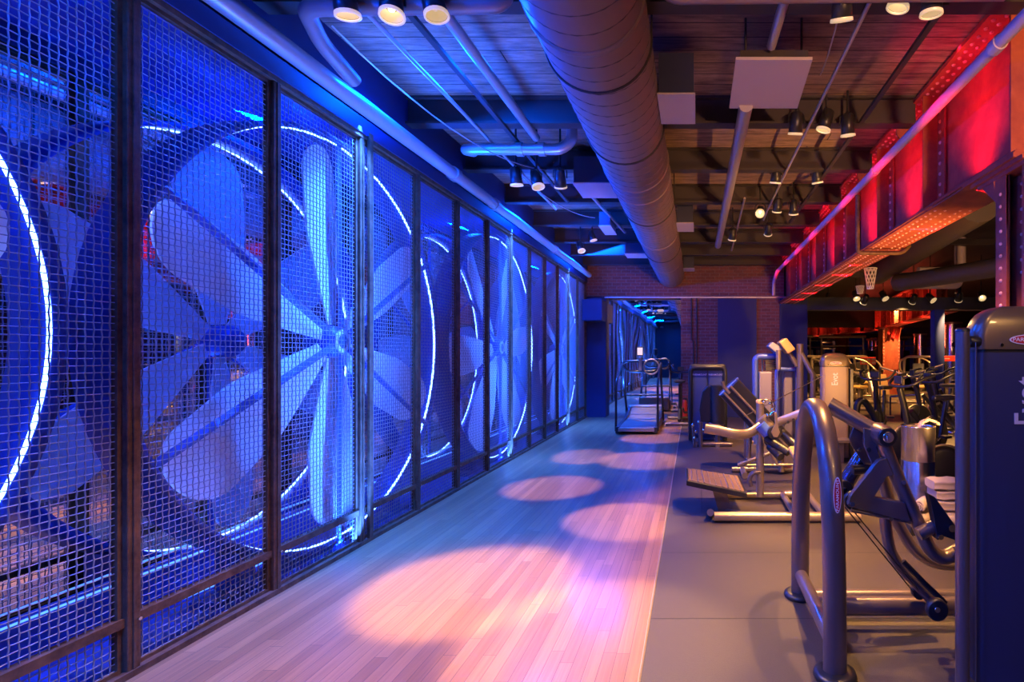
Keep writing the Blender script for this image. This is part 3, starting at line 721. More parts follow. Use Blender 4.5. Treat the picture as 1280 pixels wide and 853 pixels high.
# swing arm and its twin further back
def QP(lst, Y): return [P(x, y, Y) for x, y in lst]
MB().tube(cr(QP([(1102, 548), (1114, 580), (1135, 628), (1152, 664), (1162, 686), (1178, 697), (1196, 690), (1222, 676)], 2.48), 5), .040, 18, up=(0, 1, 0), r2=.034).build('swing_arm', M_TUBE, mach)
MB().tube(cr(QP([(1092, 556), (1104, 600), (1116, 640), (1130, 668), (1146, 690), (1175, 705), (1225, 704)], 2.85), 5), .038, 18, up=(0, 1, 0), r2=.032).build('swing_arm', M_TUBE, mach)
# gusset plate with window
Yg = 2.44
outer = [(1060, 630), (1064, 621), (1096, 579), (1106, 574), (1114, 588), (1131, 640), (1136, 650)]
def plate(name, polys, Y, th, m, parent):
    mb = MB()
    for poly in polys: mb.prism(QP(poly, Y), (0, th, 0))
    return mb.build(name, m, parent, bevel=.003)
plate('gusset_plate', [[(1060, 632), (1063, 621), (1098, 576), (1108, 573), (1117, 594), (1108, 597), (1093, 622), (1095, 624), (1062, 634)],
                       [(1062, 634), (1094, 622), (1131, 629), (1138, 651), (1134, 652)]], Yg, .035, M_TUBE, mach)
MB().tube(QP([(1064, 638), (1140, 653)], Yg+.02), .010, 10).build('gusset_lip', M_TUBE, mach)
plate('link_plate', [[(1068, 533), (1083, 536), (1081, 553), (1098, 590), (1090, 595), (1064, 556), (1062, 548)]], 2.60, .016, M_TUBE, mach)
plate('link_plate', [[(1080, 535), (1094, 539), (1096, 560), (1106, 592), (1098, 600), (1080, 556)]], 2.50, .016, M_TUBE, mach)
MB().tube(QP([(1092, 556), (1076, 574), (1052, 612)], 2.66), .042, 18).build('counter_tube', mat('glossy_midnight_tube', (.03, .035, .07), .15, .4, coat=1), mach)
MB().tube(QP([(1066, 588), (1092, 586)], 2.58), .024, 14).build('axle_sleeve', M_BLACK, mach)
for (x, y, Y, r) in ((1055, 612, 2.58, .046), (1066, 626, 2.50, .046), (1149, 739, 2.62, .040), (1171, 762, 2.40, .050)):
    h = MB(); disc(h, P(x, y, Y), r, .035); pu = h.build('pulley', M_BLACK, mach)
    h = MB(); disc(h, P(x, y, Y-.025), r*.26, .02); h.build('pulley_bolt', M_CHROME, pu)
for (x, y, Y) in ((1085, 562, 2.49), (1065, 630, 2.43), (1074, 562, 2.58), (1113, 648, 2.46), (1129, 603, 2.44)): bolt(MB(), P(x, y, Y), .011).build('bolt_head', M_CHROME, mach)
MB().tube(QP([(1056, 634), (1143, 742)], 2.54), .0032, 6).tube(QP([(1061, 632), (1148, 738)], 2.54), .0032, 6).build('cable', M_BLACK, mach)
MB().tube(cr(QP([(1106, 640), (1108, 664), (1114, 690), (1128, 712), (1146, 730), (1166, 752)], 2.58), 6), .035, 16, up=(0, 1, 0), r2=.028).build('lower_arm', M_TUBE, mach)
MB().tube(QP([(1129, 702), (1154, 728), (1182, 755)], 2.50), .008, 8, up=(0, 1, 0), r2=.014).build('stop_rod', M_BLACK, mach)
ro = plate('foot_plate', [[(1161, 618), (1169, 622), (1199, 664), (1195, 676), (1180, 671), (1172, 676), (1168, 650)]], 2.36, .05, M_BLACK, mach)
bolt(MB(), P(1189, 660, 2.35), .017).build('plate_bolt', M_CHROME, ro); bolt(MB(), P(1175, 671, 2.35), .012).build('plate_bolt', M_CHROME, ro)
MB().tube(QP([(1148, 668), (1176, 654)], 2.40), .030, 14).build('stub_tube', M_TUBE, mach)
MB().tube(QP([(1196, 690), (1225, 672), (1235, 640)], 2.42), .030, 14).build('seat_stay', M_TUBE, mach)
badge(mach, (XA, 2.225, .80), .155, .034, FACEV)

# ---- selectorised weight towers
def tower(x0, x1, yf, depth, H, label, group, lettering='Evot', m=M_SHROUD, capm=M_CAP, capH=.17, txt=True, guard=False, postm=M_SHROUDD):
    root = thing('weight_tower', label, 'exercise machine', ((x0+x1)/2, yf+depth/2, 0), group)
    W = x1-x0; r = min(.05, depth*.4)
    def outline(ins, rr, ix=None):
        xs = [x0+(ins if ix is None else ix), x1-(ins if ix is None else ix)]; ys = [yf+ins, yf+depth-ins]; o = []
        for (cx, cy, a0) in ((xs[1]-rr, ys[1]-rr, 0), (xs[0]+rr, ys[1]-rr, PI/2), (xs[0]+rr, ys[0]+rr, PI), (xs[1]-rr, ys[0]+rr, 3*PI/2)):
            for k in range(6): a = a0+PI/2*k/5; o.append((cx+rr*math.cos(a), cy+rr*math.sin(a)))
        return o
    def loft(levels):
        mb = MB(); vs = []; n = 24
        for lv_ in levels: vs += [(x, y, lv_[2]) for (x, y) in outline(lv_[0], lv_[1], lv_[3] if len(lv_) > 3 else None)]
        fs = [(i*n+j, i*n+(j+1) % n, (i+1)*n+(j+1) % n, (i+1)*n+j) for i in range(len(levels)-1) for j in range(n)]
        mb.add(vs, fs, True); mb.add(vs[:n], [tuple(range(n))]); mb.add(vs[-n:], [tuple(range(n))]); return mb
    loft([(0, r, .04), (0, r, H-capH-.012)]).build('shroud', m, root)
    loft([(-.012, r, 0), (-.012, r, .05)]).build('base_skirt', M_BLACK, root)
    loft([(.004, r, H-capH-.012), (.004, r, H-capH)]).build('cap_gap', M_BLACK, root)
    lv = [(-.006, r, H-capH), (-.006, r, H-capH*.62)]
    for k in range(1, 7):
        a = PI/2*k/6; lv.append((-.006+(1-math.cos(a))*depth*.30, r*(1-.5*k/6), H-capH*.62+capH*.62*math.sin(a), (1-math.cos(a))*W*.30))
    cap = loft(lv).build('top_cap', capm, root)
    badge(root, ((x0+x1)/2, yf-.0075, H-capH*.78), W*.42, capH*.24, FACE)
    for x in (x0+W*.22, x1-W*.22):
        b = MB(); disc(b, (x, yf-.005, H-capH*.9), .007, .012); b.build('cap_screw', M_CHROME, cap)
    if txt: text('shroud_lettering', lettering, W*.32, mat('pale_print', (.62, .57, .58), .5), (x0+W*.47, yf-.002, H-capH-.48*W), FACEV, root, stretch=.78)
    return root
# far taupe tower
p = P(1027.5, 444, 6.84); q = P(1062, 444, 6.84)
t1 = tower(p.x, q.x, 6.84, .16, 1.425, 'taupe weight tower with a domed cap and white vertical lettering, standing on the rubber floor', 'weight towers with lettering')
MB().b2((q.x+.01, 6.86, 0), (q.x+.06, 6.98, 1.22)).build('side_post', M_BLACK, t1, bevel=.008)
MB().b2((p.x+.12, 6.62, .28), (p.x+.34, 6.84, .31)).b2((p.x+.2, 6.74, .0), (p.x+.26, 6.80, .28)).build('foot_step', M_TUBE2, t1)
MB().tube([P(1029, 470, 6.8), P(930, 521, 5.2)], .005, 6).build('cable', M_CABLE, t1)
# near dark tower
p = P(1221, 444, 2.02)
t2 = tower(p.x, p.x+.42, 2.02, .11, 1.592, 'big near weight tower cut by the right edge, dark shroud with bronze domed cap', 'weight towers with lettering', m=M_SHROUDD, capm=M_CAP, capH=.17)
MB().tube([(1.035, 2.02, .01), (1.035, 2.02, 1.49)], .026, 20).build('guide_post', M_TUBE, t2)
MB().lathe([(.027, 0), (.027, .008), (.02, .014), (0, .014)], (1.035, 2.02, 1.49)).build('post_cap', M_BLACK, t2)
h = MB(); disc(h, (1.085, 2.03, 1.452), .022, .04, d=(1, 0, 0)); h.build('cable_pulley', M_BLACK, t2)
MB().tube([(1.076, 2.0, 1.45), (1.076, 2.0, .14)], .0028, 6).tube([(1.088, 2.02, 1.43), (1.088, 2.02, .14)], .0028, 6).build('cable', M_CABLE, t2)
MB().b2((1.06, 2.0, .02), (1.10, 2.12, .12)).build('cable_anchor', M_TUBE, t2, bevel=.01)

# ---- mid-floor leg machine with tilted foot plate
lm = thing('leg_press_machine', 'silver leg machine on the rubber floor with a tilted ribbed foot plate at its left', 'exercise machine', (.62, 4.6, 0))
MB().tube([P(893, 646, 4.35), P(1075, 646, 4.35)], .040, 16).build('front_rail', M_TUBE2, lm)
MB().tube([P(908, 619, 5.05), P(1012, 618, 5.05)], .036, 16).build('rear_rail', M_TUBE2, lm)
MB().tube([(.84, 4.35, .05), (.84, 5.05, .05)], .030, 14).tube([(1.08, 4.35, .05), (1.08, 5.05, .05)], .030, 14).build('cross_rail', M_TUBE2, lm)
MB().tube([(.62, 5.03, .03), (.62, 5.03, .93)], .038, 18).build('upright_post', M_TUBE2, lm)
MB().lathe([(.04, 0), (.042, .03), (.03, .04), (0, .04)], (.62, 5.03, .93)).build('post_cap', M_YELLOW, lm)
c4 = [P(857, 585, 4.95), P(924, 595, 4.95), P(934, 617, 4.5), P(858, 601, 4.5)]
pd = MB().prism(c4, (0, 0, -.045)).build('foot_plate', M_BLACK, lm, bevel=.006)
rb = MB()
for k in range(1, 10):
    t = k/10; a = c4[0].lerp(c4[1], t); b = c4[3].lerp(c4[2], t)
    rb.tube([a.lerp(b, .06)+Vector((0, 0, .003)), a.lerp(b, .94)+Vector((0, 0, .003))], .008 if k in (3, 7) else .005, 6)
rb.build('grip_ribs', M_TUBE2, pd)
MB().prism([c4[0].lerp(c4[1], .04).lerp(c4[3].lerp(c4[2], .04), t)+Vector((0, 0, .001)) for t in (.05, .95)]+[c4[0].lerp(c4[1], .96).lerp(c4[3].lerp(c4[2], .96), t)+Vector((0, 0, .001)) for t in (.95, .05)], (0, 0, .003)).build('tread', mat('brown_tread', (.22, .13, .06), .5), pd)
plate('plate_bracket', [[(888, 605), (907, 610), (915, 638), (898, 640)]], 4.68, .05, M_TUBE, lm)
MB().tube([P(908, 640, 4.7), (.44, 4.38, .05)], .028, 12).tube([P(888, 641, 4.62), P(888, 641, 4.36)], .03, 12).build('bracket_tube', M_TUBE, lm)
MB().tube(cr([P(881, 536, 4.9), P(900, 539, 4.9), P(920, 543, 4.9), P(936, 542, 4.95), P(950, 533, 5.0)], 6), .046, 18, up=(0, 0, 1), r2=.026).build('swing_arm', M_TUBE2, lm)
MB().tube([P(970, 529, 4.9), P(1003, 516, 4.8)], .040, 16, up=(0, 0, 1), r2=.024).build('rear_arm', M_TUBE2, lm)
for i in range(3): 
    h = MB(); disc(h, P(985+7*i, 528-3*i, 4.82), .014, .02); h.build('adjust_hole', M_BLACK, lm)
h = MB(); disc(h, P(968, 541, 4.78), .065, .05); h.build('pivot_disc', M_BLACK, lm)
plate('pivot_lever', [[(964, 541), (967, 547), (972, 547), (975, 541), (973, 534), (971, 516), (968, 516), (969, 530)]], 4.74, .02, M_TUBE2, lm)
MB().tube([P(952, 522, 4.9), P(966, 538, 4.9)], .05, 16).build('motor_tube', M_TUBE2, lm)
MB().tube([P(950, 531, 4.86), P(960, 542, 4.86)], .055, 16).build('blue_sleeve', mat('blue_enamel', (.06, .12, .5), .3, coat=.6), lm)
for (xa, ya, xb, yb) in ((958, 548, 986, 566), (962, 558, 976, 572), (978, 541, 1000, 562)):
    MB().tube([P(xa, ya, 4.95), P(xb, yb, 4.8)], .040, 16).build('ankle_roller', M_BLACKV, lm)
h = MB()
for (x, y) in ((955, 503), (963, 505), (966, 512), (960, 519), (970, 520)): h.lathe([(0, -.016), (.014, -.01), (.018, 0), (.014, .01), (0, .016)], P(x, y, 4.85), n=10)
h.tube(cr(QP([(951, 502), (957, 500), (966, 503), (968, 512), (962, 520)], 4.85), 5), .009, 8).build('adjuster', M_CHROME, lm)
MB().tube(cr(QP([(939, 608), (937, 600), (941, 592), (950, 590)], 5.0), 5), .022, 12).build('hook_handle', M_TUBE, lm)
MB().tube([P(922, 582, 5.6), P(964, 566, 5.6), P(1000, 560, 5.6)], .022, 10).tube([P(922, 582, 5.6), P(1000, 581, 5.6)], .014, 10).tube([P(964, 568, 5.6), P(972, 582, 5.6)], .018, 10).build('rear_frame', M_TUBE2, lm)
MB().prism([P(985, 566, 4.6), P(1012, 566, 4.6), P(1012, 578, 4.25), P(992, 578, 4.25)], (0, 0, .06)).build('seat_cushion', M_YELLOW, lm, bevel=.02)
MB().tube([P(1000, 580, 4.4), (.86, 4.4, .06)], .035, 12).build('seat_post', M_TUBE, lm)

# ---- reclined back pad machine
rc = thing('reclined_bench', 'machine with a long black padded back board leaning steeply, two pale rails along it', 'exercise machine', (.7, 6.0, 0))
a = P(911, 484, 6.0); b = P(984, 562, 6.0); dv = (b-a).normalized(); nv = Vector((dv.z, 0, -dv.x))*-1
wv = .10
def slab(a, b, half, ya, yb, name, m, parent, bev=.02):
    n2 = Vector((-dv.z, 0, dv.x))*half
    A, B = Vector(a), Vector(b)
    return MB().prism([Vector((A.x, ya, A.z))+n2, Vector((A.x, ya, A.z))-n2, Vector((B.x, ya, B.z))-n2, Vector((B.x, ya, B.z))+n2], (0, yb-ya, 0)).build(name, m, parent, bevel=bev)
slab(a, b, .145, 5.95, 6.40, 'back_pad', M_BLACKV, rc)
for s_ in (-.105, .0): 
    n2 = Vector((-dv.z, 0, dv.x))*(s_+.02)
    MB().tube([Vector((a.x, 5.93, a.z))+n2, Vector((b.x, 5.93, b.z))+n2], .014, 8).build('side_rail', M_TUBE2, rc)
n2 = Vector((-dv.z, 0, dv.x))*.15
MB().tube([a+n2, a-n2], .012, 8).build('end_bar', M_TUBE2, rc)
MB().tube(cr(QP([(903, 477), (905, 484), (912, 492)], 5.95), 5), .02, 10).build('grab_handle', M_TUBE2, rc)
MB().tube([(b.x-.05, 6.1, b.z+.02), (b.x-.05, 6.1, .03)], .035, 14).tube([(a.x+.25, 6.2, a.z-.25), (a.x+.25, 6.2, .03)], .03, 14).tube([(a.x+.05, 6.2, .04), (1.35, 6.2, .04)], .035, 14).tube([(.55, 5.85, .04), (.55, 6.5, .04)], .035, 14).build('bench_frame', M_TUBE2, rc)
MB().tube([P(922, 476, 7.0), P(930, 489, 7.0)], .02, 8).build('red_grip', M_RED, rc)
MB().b2((.60, 6.9, .86), (.72, 7.0, .88)).tube([(.66, 6.95, .86), (.66, 6.95, .03)], .02, 8).build('grip_stand', M_TUBE, rc)

# ---- double-shroud machine by the brick pier
ds_ = thing('double_stack_machine', 'dark blue-lit machine with two shroud panels beside the brick pier, black pads in front', 'exercise machine', (.16, 8.5, 0))
X0, X1, Yf = -.12, .50, 8.4
fr = MB().tube(fillet([(X0+.03, Yf, .02), (X0+.03, Yf, 1.20), (X1-.03, Yf, 1.20), (X1-.03, Yf, .02)], .09, 6), .036, 14)
fr.build('arch_frame', M_BLACK, ds_)
MB().b2((X0+.05, Yf+.02, .10), (.185, Yf+.10, 1.17)).build('shroud', M_NAVY, ds_, bevel=.02)
MB().b2((.20, Yf+.02, .10), (X1-.06, Yf+.10, 1.17)).build('shroud', M_NAVY, ds_, bevel=.02)
MB().b2((X0+.02, Yf-.03, 1.15), (X1-.02, Yf+.32, 1.25)).build('top_cap', M_BLACK, ds_, bevel=.035, seg=3)
MB().b2((X0+.02, Yf+.05, .02), (X1-.02, Yf+.32, 1.16)).build('rear_housing', M_SHROUDD, ds_)
text('shroud_lettering', 'PARAMOUNT', .038, M_WHITE, (.06, Yf+.012, 1.08), FACE, ds_); text('shroud_lettering', 'PARAMOUNT', .038, M_WHITE, (.32, Yf+.012, 1.08), FACE, ds_)
MB().b2((X0+.1, Yf-.3, 0), (X0+.16, Yf+.1, .05)).b2((X1-.2, Yf-.5, 0), (X1-.14, Yf+.1, .05)).build('base_rail', M_TUBE2, ds_)
pad = MB().tube([P(897, 482, 8.0), P(897, 530, 8.0)], .11, 20).build('torso_pad', M_BLACKV, ds_)
MB().prism(QP([(878, 490), (884, 483), (890, 483), (890, 528), (876, 528), (874, 512)], 8.0), (0, .16, 0)).build('side_pad', M_BLACKV, ds_, bevel=.02)
MB().tube([P(897, 530, 8.05), (P(897, 530, 8.05).x, 8.05, .03)], .035, 12).tube([(.02, 7.95, .035), (.55, 7.95, .035)], .035, 12).build('pad_post', M_TUBE, ds_)
MB().lathe([(.12, 0), (.12, .04), (.05, .06)], P(895, 533, 8.0)).build('seat_disc', M_SHROUD, ds_)
for (x, y) in ((866, 532), (870, 540), (874, 528), (879, 538), (868, 548)): hh = MB().lathe([(0, -.03), (.025, -.02), (.03, 0), (.025, .02), (0, .03)], P(x, y, 7.9), n=10).build('adjuster_knob', M_CHROME, ds_)
MB().tube([P(866, 530, 7.9), P(868, 562, 7.9)], .022, 10).tube([P(876, 528, 7.9), P(876, 560, 7.9)], .03, 10).build('adjuster_post', M_TUBE, ds_)

# ---- blue-framed twin shroud machine with high pads
tw = thing('lat_machine', 'blue-framed machine with two tall pale shrouds and a tan pad angled on top', 'exercise machine', (1.2, 8.2, 0))
c0 = P(945, 440, 8.2).x; 
MB().tube(fillet([P(944, 556, 8.2), P(944, 446, 8.2), P(971, 446, 8.2)], .08, 5), .05, 12, up=(0, 1, 0)).build('arch_frame', mat('blue_powder_coat', (.06, .10, .42), .3, .2, coat=.6), tw)
MB().tube(fillet([P(971, 556, 8.1), P(971, 462, 8.1), P(997, 462, 8.1), P(997, 556, 8.1)], .05, 5), .035, 12, up=(0, 1, 0)).build('shroud_frame', MATS['blue_powder_coat'], tw)
MB().b2(P(949, 465, 8.15), P(965, 556, 8.15)+Vector((0, .2, 0))).build('shroud', mat('mauve_grey_shroud', (.20, .17, .19), .45), tw, bevel=.02)
MB().b2(P(980, 463, 8.15), P(991, 556, 8.15)+Vector((0, .2, 0))).build('shroud', mat('mauve_grey_shroud', (.20, .17, .19), .45), tw, bevel=.03)
pl = MB()
for k in range(5): pl.b2(P(957, 449+3*k, 8.2), P(968, 451+3*k, 8.35))
pl.build('weight_plates', M_BLACK, tw)
MB().tube([P(953, 448, 8.2), P(953, 465, 8.2)], .012, 8).build('guide_rod', M_CHROME, tw)
MB().tube([P(973, 462, 8.0), P(973, 438, 8.0)], .04, 12).tube([P(980, 430, 8.0), P(996, 458, 8.0)], .04, 12).tube([P(1000, 430, 8.0), P(1000, 556, 8.0)], .055, 12).build('pad_stem', M_TUBE, tw)
MB().prism(QP([(974, 428), (983, 422), (995, 437), (985, 443)], 7.9), (0, .3, 0)).build('chest_pad', M_YELLOW, tw, bevel=.02)
MB().prism(QP([(960, 433), (966, 427), (979, 436), (973, 444)], 8.0), (0, .3, 0)).build('side_pad', mat('grey_vinyl', (.25, .24, .27), .4), tw, bevel=.02)
MB().tube([P(1000, 440, 8.0), P(1016, 468, 7.9), P(1016, 556, 7.9)], .045, 12).build('lever_beam', M_TUBE, tw)
MB().tube([P(940, 553, 8.2), P(1020, 553, 8.2)], .04, 12).build('base_rail', M_TUBE2, tw)

# ---- stainless bin, paper, towels
bx = P(1147.5, 444, 4.75).x
bn = thing('waste_bin', 'tall round polished stainless waste bin behind the foreground machine', 'bin', (bx, 4.75, 0))
MB().lathe([(.150, .0), (.150, .02), (.147, .03), (.147, .44), (.144, .445), (.147, .45), (.147, .745), (.150, .75), (.150, .757), (.135, .757), (.132, .74), (.132, .60), (0, .60)], (bx, 4.75, 0), n=48).build('bin_body', M_STEEL, bn)
MB().lathe([(.152, 0), (.152, .02), (.148, .022)], (bx, 4.75, 0), n=48).build('base_ring', M_BLACK, bn)
pp = MB(); 
base = [P(1147, 534, 4.72), P(1152, 526, 4.70), P(1160, 523, 4.74), P(1168, 526, 4.78), P(1172, 529, 4.78)]
for i in range(len(base)-1):
    a, b = base[i], base[i+1]; pp.add([a+Vector((0, -.05, 0)), b+Vector((0, -.05, .004)), b+Vector((.01, .06, -.006)), a+Vector((.01, .06, -.01)), a+Vector((0, -.05, -.02)), b+Vector((0, -.05, -.016)), b+Vector((.01, .06, -.026)), a+Vector((.01, .06, -.03))], [(0, 1, 2, 3), (7, 6, 5, 4), (0, 4, 5, 1), (2, 6, 7, 3), (0, 3, 7, 4), (1, 5, 6, 2)], True)
tag(pp.build('crumpled_towel', M_TOWEL), 'pale crumpled cloth sticking out of the steel waste bin', 'towel')
# rack of towels
tr = thing('towel_tray', 'low dark tray holding the pile of cream towels behind the foreground machine', 'tray', (1.95, 4.25, 0))
MB().b2((1.66, 4.02, .0), (2.30, 4.50, .03)).b2((1.66, 4.02, .03), (1.68, 4.5, .07)).b2((2.28, 4.02, .03), (2.30, 4.5, .07)).b2((1.68, 4.02, .03), (2.28, 4.04, .07)).b2((1.68, 4.48, .03), (2.28, 4.5, .07)).build('tray_body', M_BLACK, tr, bevel=.004)
def rolled(c, L, r, label, rz=0, grp='cream towels on the tray'):
    pts = []; mb = MB(); c = Vector(c); q = Matrix.Rotation(rz, 3, 'Z')
    n = 40; sp = []
    for i in range(n+1):
        t = i/n; a = t*2*PI*2.6; rr = r*(.22+.78*t); sp.append((rr*math.cos(a), rr*math.sin(a)))
    th = r*.2
    inn = [((r*(.22+.78*i/n)-th)*math.cos(i/n*2*PI*2.6), (r*(.22+.78*i/n)-th)*math.sin(i/n*2*PI*2.6)) for i in range(n+1)]
    vs = []; fs = []
    for s_ in (-1, 1):
        for (y, z) in sp+inn: vs.append(c+q@Vector((s_*L/2+random.uniform(-.004, .004), y, z)))
    N = 2*(n+1)
    for i in range(n):
        fs += [(i, i+1, N+i+1, N+i), (n+1+i, N+n+1+i, N+n+2+i, n+2+i), (i, n+1+i, n+2+i, i+1), (N+i, N+i+1, N+n+2+i, N+n+1+i)]
    mb.add(vs, fs, True)
    return tag(mb.build('rolled_towel', M_TOWEL), label, 'towel', grp)
def folded(c, d, label, grp='cream towels on the tray'):
    c = Vector(c); mb = MB(); n = 20; h = d[2]*.98/2; w_ = d[1]/2
    vs = []; fs = []; NX = 8
    for k in range(NX+1):
        x = c.x-d[0]/2+d[0]*k/NX; f = 1-.10*(abs(k/NX-.5)*2)**6
        for i in range(n):
            a = 2*PI*i/n; ca, sa = math.cos(a), math.sin(a)
            y = w_*math.copysign(abs(ca)**.45, ca)*f; z = h*math.copysign(abs(sa)**.6, sa)*f
            if ca < -.5: y += .012*math.cos(z/h*PI)           # the fold's open edge
            vs.append((x, c.y+y, c.z+d[2]/2+z+.004*math.sin(k*1.7+c.z*40)))
    fs = [(k*n+i, k*n+(i+1) % n, (k+1)*n+(i+1) % n, (k+1)*n+i) for k in range(NX) for i in range(n)]
    mb.add(vs, fs, True); mb.add(vs[:n], [tuple(range(n))]); mb.add(vs[-n:], [tuple(range(n))])
    return tag(mb.build('folded_towel', M_TOWEL), label, 'towel', grp)
rw = [(1.78, 4.16, .085, 'rolled cream towel at the front left of the tray'), (1.92, 4.13, .085, None)]
rolled((1.80, 4.15, .083), .20, .052, 'rolled cream towel lying at the front left of the tray', .5)
rolled((2.02, 4.16, .083), .20, .052, 'rolled cream towel at the front centre of the tray, next to the black foot plate', -.2)
rolled((2.18, 4.17, .083), .15, .052, 'rolled cream towel at the front right of the tray', 1.2)
rolled((1.84, 4.32, .10), .22, .055, 'rolled cream towel in the second row at the left, by the bin', .2)
rolled((1.84, 4.24, .186), .20, .05, 'rolled cream towel lying on top of the left rolls', .9)
folded((2.10, 4.33, .032), (.30, .22, .09), 'bottom folded cream towel of the stack on the tray')
folded((2.09, 4.33, .124), (.30, .22, .085), 'second folded cream towel from the bottom of the stack')
folded((2.11, 4.33, .211), (.29, .21, .08), 'third folded cream towel from the bottom of the stack')
folded((2.09, 4.33, .293), (.29, .21, .08), 'topmost folded cream towel of the stack, under the black disc seat')
# black balance disc behind
bd = thing('spin_wheel', 'round black padded disc standing behind the towels, blue-edged', 'exercise machine', (2.28, 4.95, 0))
MB().lathe([(.0, -.05), (.17, -.05), (.215, -.03), (.225, 0), (.215, .03), (.17, .05), (0, .05)], (2.42, 5.1, .29), 'y', 36).build('padded_disc', M_BLACKV, bd)
MB().tube([(2.42+.235*math.cos(a), 5.06, .29+.235*math.sin(a)) for a in [PI*i/24 for i in range(25)]], .012, 8).build('disc_rim', M_TUBE, bd)
MB().tube([(2.42, 5.12, .3), (2.42, 5.12, .03)], .03, 12).b2((2.2, 5.05, 0), (2.64, 5.2, .04)).build('disc_stand', M_BLACK, bd)

# ---- exercise bikes (dark) and background machines, made once and copied
def bike(label):
    r = thing('exercise_bike', label, 'exercise bike', (0, 0, 0), 'exercise bikes', local=True)
    f = MB().tube(cr([(0, -.45, .10), (0, -.1, .35), (0, .25, .72)], 5), .035, 10).tube(cr([(0, .45, .08), (0, .30, .5), (0, .42, 1.0)], 5), .04, 10).tube([(0, -.45, .10), (0, .45, .08)], .035, 10).tube([(0, -.18, .3), (0, -.28, .82)], .026, 10)
    f.build('bike_frame', M_BLACK, r)
    MB().tube([(-.27, .5, .04), (.27, .5, .04)], .032, 10).tube([(-.27, -.5, .04), (.27, -.5, .04)], .032, 10).build('stabiliser_bar', M_TUBE, r)
    MB().lathe([(.05, -.035), (.23, -.03), (.25, 0), (.23, .03), (.05, .035)], (0, .33, .30), 'x', 28).build('flywheel', M_BLACK, r)
    MB().lathe([(.248, -.012), (.262, 0), (.248, .012)], (0, .33, .30), 'x', 28, cap=False).build('flywheel_rim', M_TUBE2, r)
    MB().prism([(-.03, -.08, .84), (.03, -.08, .84), (.12, -.36, .84), (.08, -.42, .84), (-.08, -.42, .84), (-.12, -.36, .84)], (0, 0, .06)).build('saddle', M_BLACKV, r, bevel=.02)
    MB().tube(cr([(-.24, .12, 1.16), (-.25, .28, 1.12), (-.18, .42, 1.04), (0, .44, 1.02), (.18, .42, 1.04), (.25, .28, 1.12), (.24, .12, 1.16)], 4), .018, 10).build('handlebar', M_BLACK, r)
    MB().b2((-.07, .42, 1.05), (.07, .45, 1.15)).build('console', M_BLACK, r, bevel=.01)
    cr_ = MB().tube([(-.05, .0, .3), (.05, .0, .3)], .04, 12).tube([(.07, 0, .3), (.07, .14, .2)], .014, 8).tube([(-.07, 0, .3), (-.07, -.14, .4)], .014, 8).build('crank', M_CHROME, r)
    MB().b2((.08, .09, .18), (.18, .2, .21)).b2((-.18, -.2, .39), (-.08, -.09, .42)).build('pedal', M_BLACK, r)
    return r
bk = bike('black exercise bike just behind the steel waste bin')
bk.location = (2.85, 6.4, 0); bk.rotation_euler = (0, 0, 1.9)
for (x, y, rz, lab) in ((3.62, 7.35, 1.9, 'black exercise bike partly behind the near tower post'), (4.15, 9.0, 1.7, 'black exercise bike in the second row behind the bin'), (5.0, 10.3, 2.0, 'black exercise bike beside the dark blue post'),
                        (2.95, 8.3, 2.6, 'black exercise bike standing left in the bike cluster'), (-.33, 10.75, .0, 'small exercise bike on the wood floor beside the treadmill')):
    c = copy_tree(bk); c.location = (x, y, 0); c.rotation_euler = (0, 0, rz); c['label'] = lab

def plate_machine(label):
    r = thing('plate_machine', label, 'exercise machine', (0, 0, 0), 'plate-loaded machines at the back', local=True)
    MB().tube([(-.5, -.6, .05), (-.5, .6, .05)], .04, 8).tube([(.5, -.6, .05), (.5, .6, .05)], .04, 8).tube([(-.5, .5, .05), (.5, .5, .05)], .04, 8).tube([(-.5, -.2, .05), (.5, -.2, .05)], .04, 8).build('base_frame', M_TUBE2, r)
    MB().tube(fillet([(-.45, .5, .05), (-.38, .45, 1.35), (.38, .45, 1.35), (.45, .5, .05)], .12), .04, 10).tube([(-.42, .48, .75), (.42, .48, .75)], .03, 8).build('upright_frame', M_TUBE2, r)
    for s in (-1, 1):
        MB().tube(cr([(s*.38, .45, 1.3), (s*.5, .1, 1.2), (s*.48, -.3, .95), (s*.35, -.55, .9)], 4), .030, 8).build('lever_arm', M_TUBE2, r)
        MB().tube([(s*.35, -.55, .9), (s*.18, -.58, .92)], .022, 8).build('grip', M_BLACK, r)
        MB().tube([(s*.42, .4, .75), (s*.75, .4, .75)], .02, 8).build('plate_peg', M_CHROME, r)
        MB().lathe([(.03, -.02), (.2, -.02), (.22, -.01), (.22, .01), (.2, .02), (.03, .02)], (s*.58, .4, .75), 'x', 24).build('weight_plate', M_BLACK, r)
    MB().b2((-.16, -.30, .45), (.16, .10, .53)).build('seat', M_YELLOW, r, bevel=.03)
    MB().prism([(-.16, .12, .6), (-.16, .22, 1.15), (.16, .22, 1.15), (.16, .12, .6)], (0, .07, 0)).build('backrest', M_BLACKV, r, bevel=.02)
    MB().tube([(0, -.1, .45), (0, -.1, .06)], .045, 8).tube([(0, -.1, .12), (0, .5, .5)], .035, 8).build('seat_post', M_TUBE2, r)
    return r
pm = plate_machine('pale plate-loaded machine at the back, left of the orange column')
pm.location = (4.6, 14.9, 0); pm.rotation_euler = (0, 0, .5)
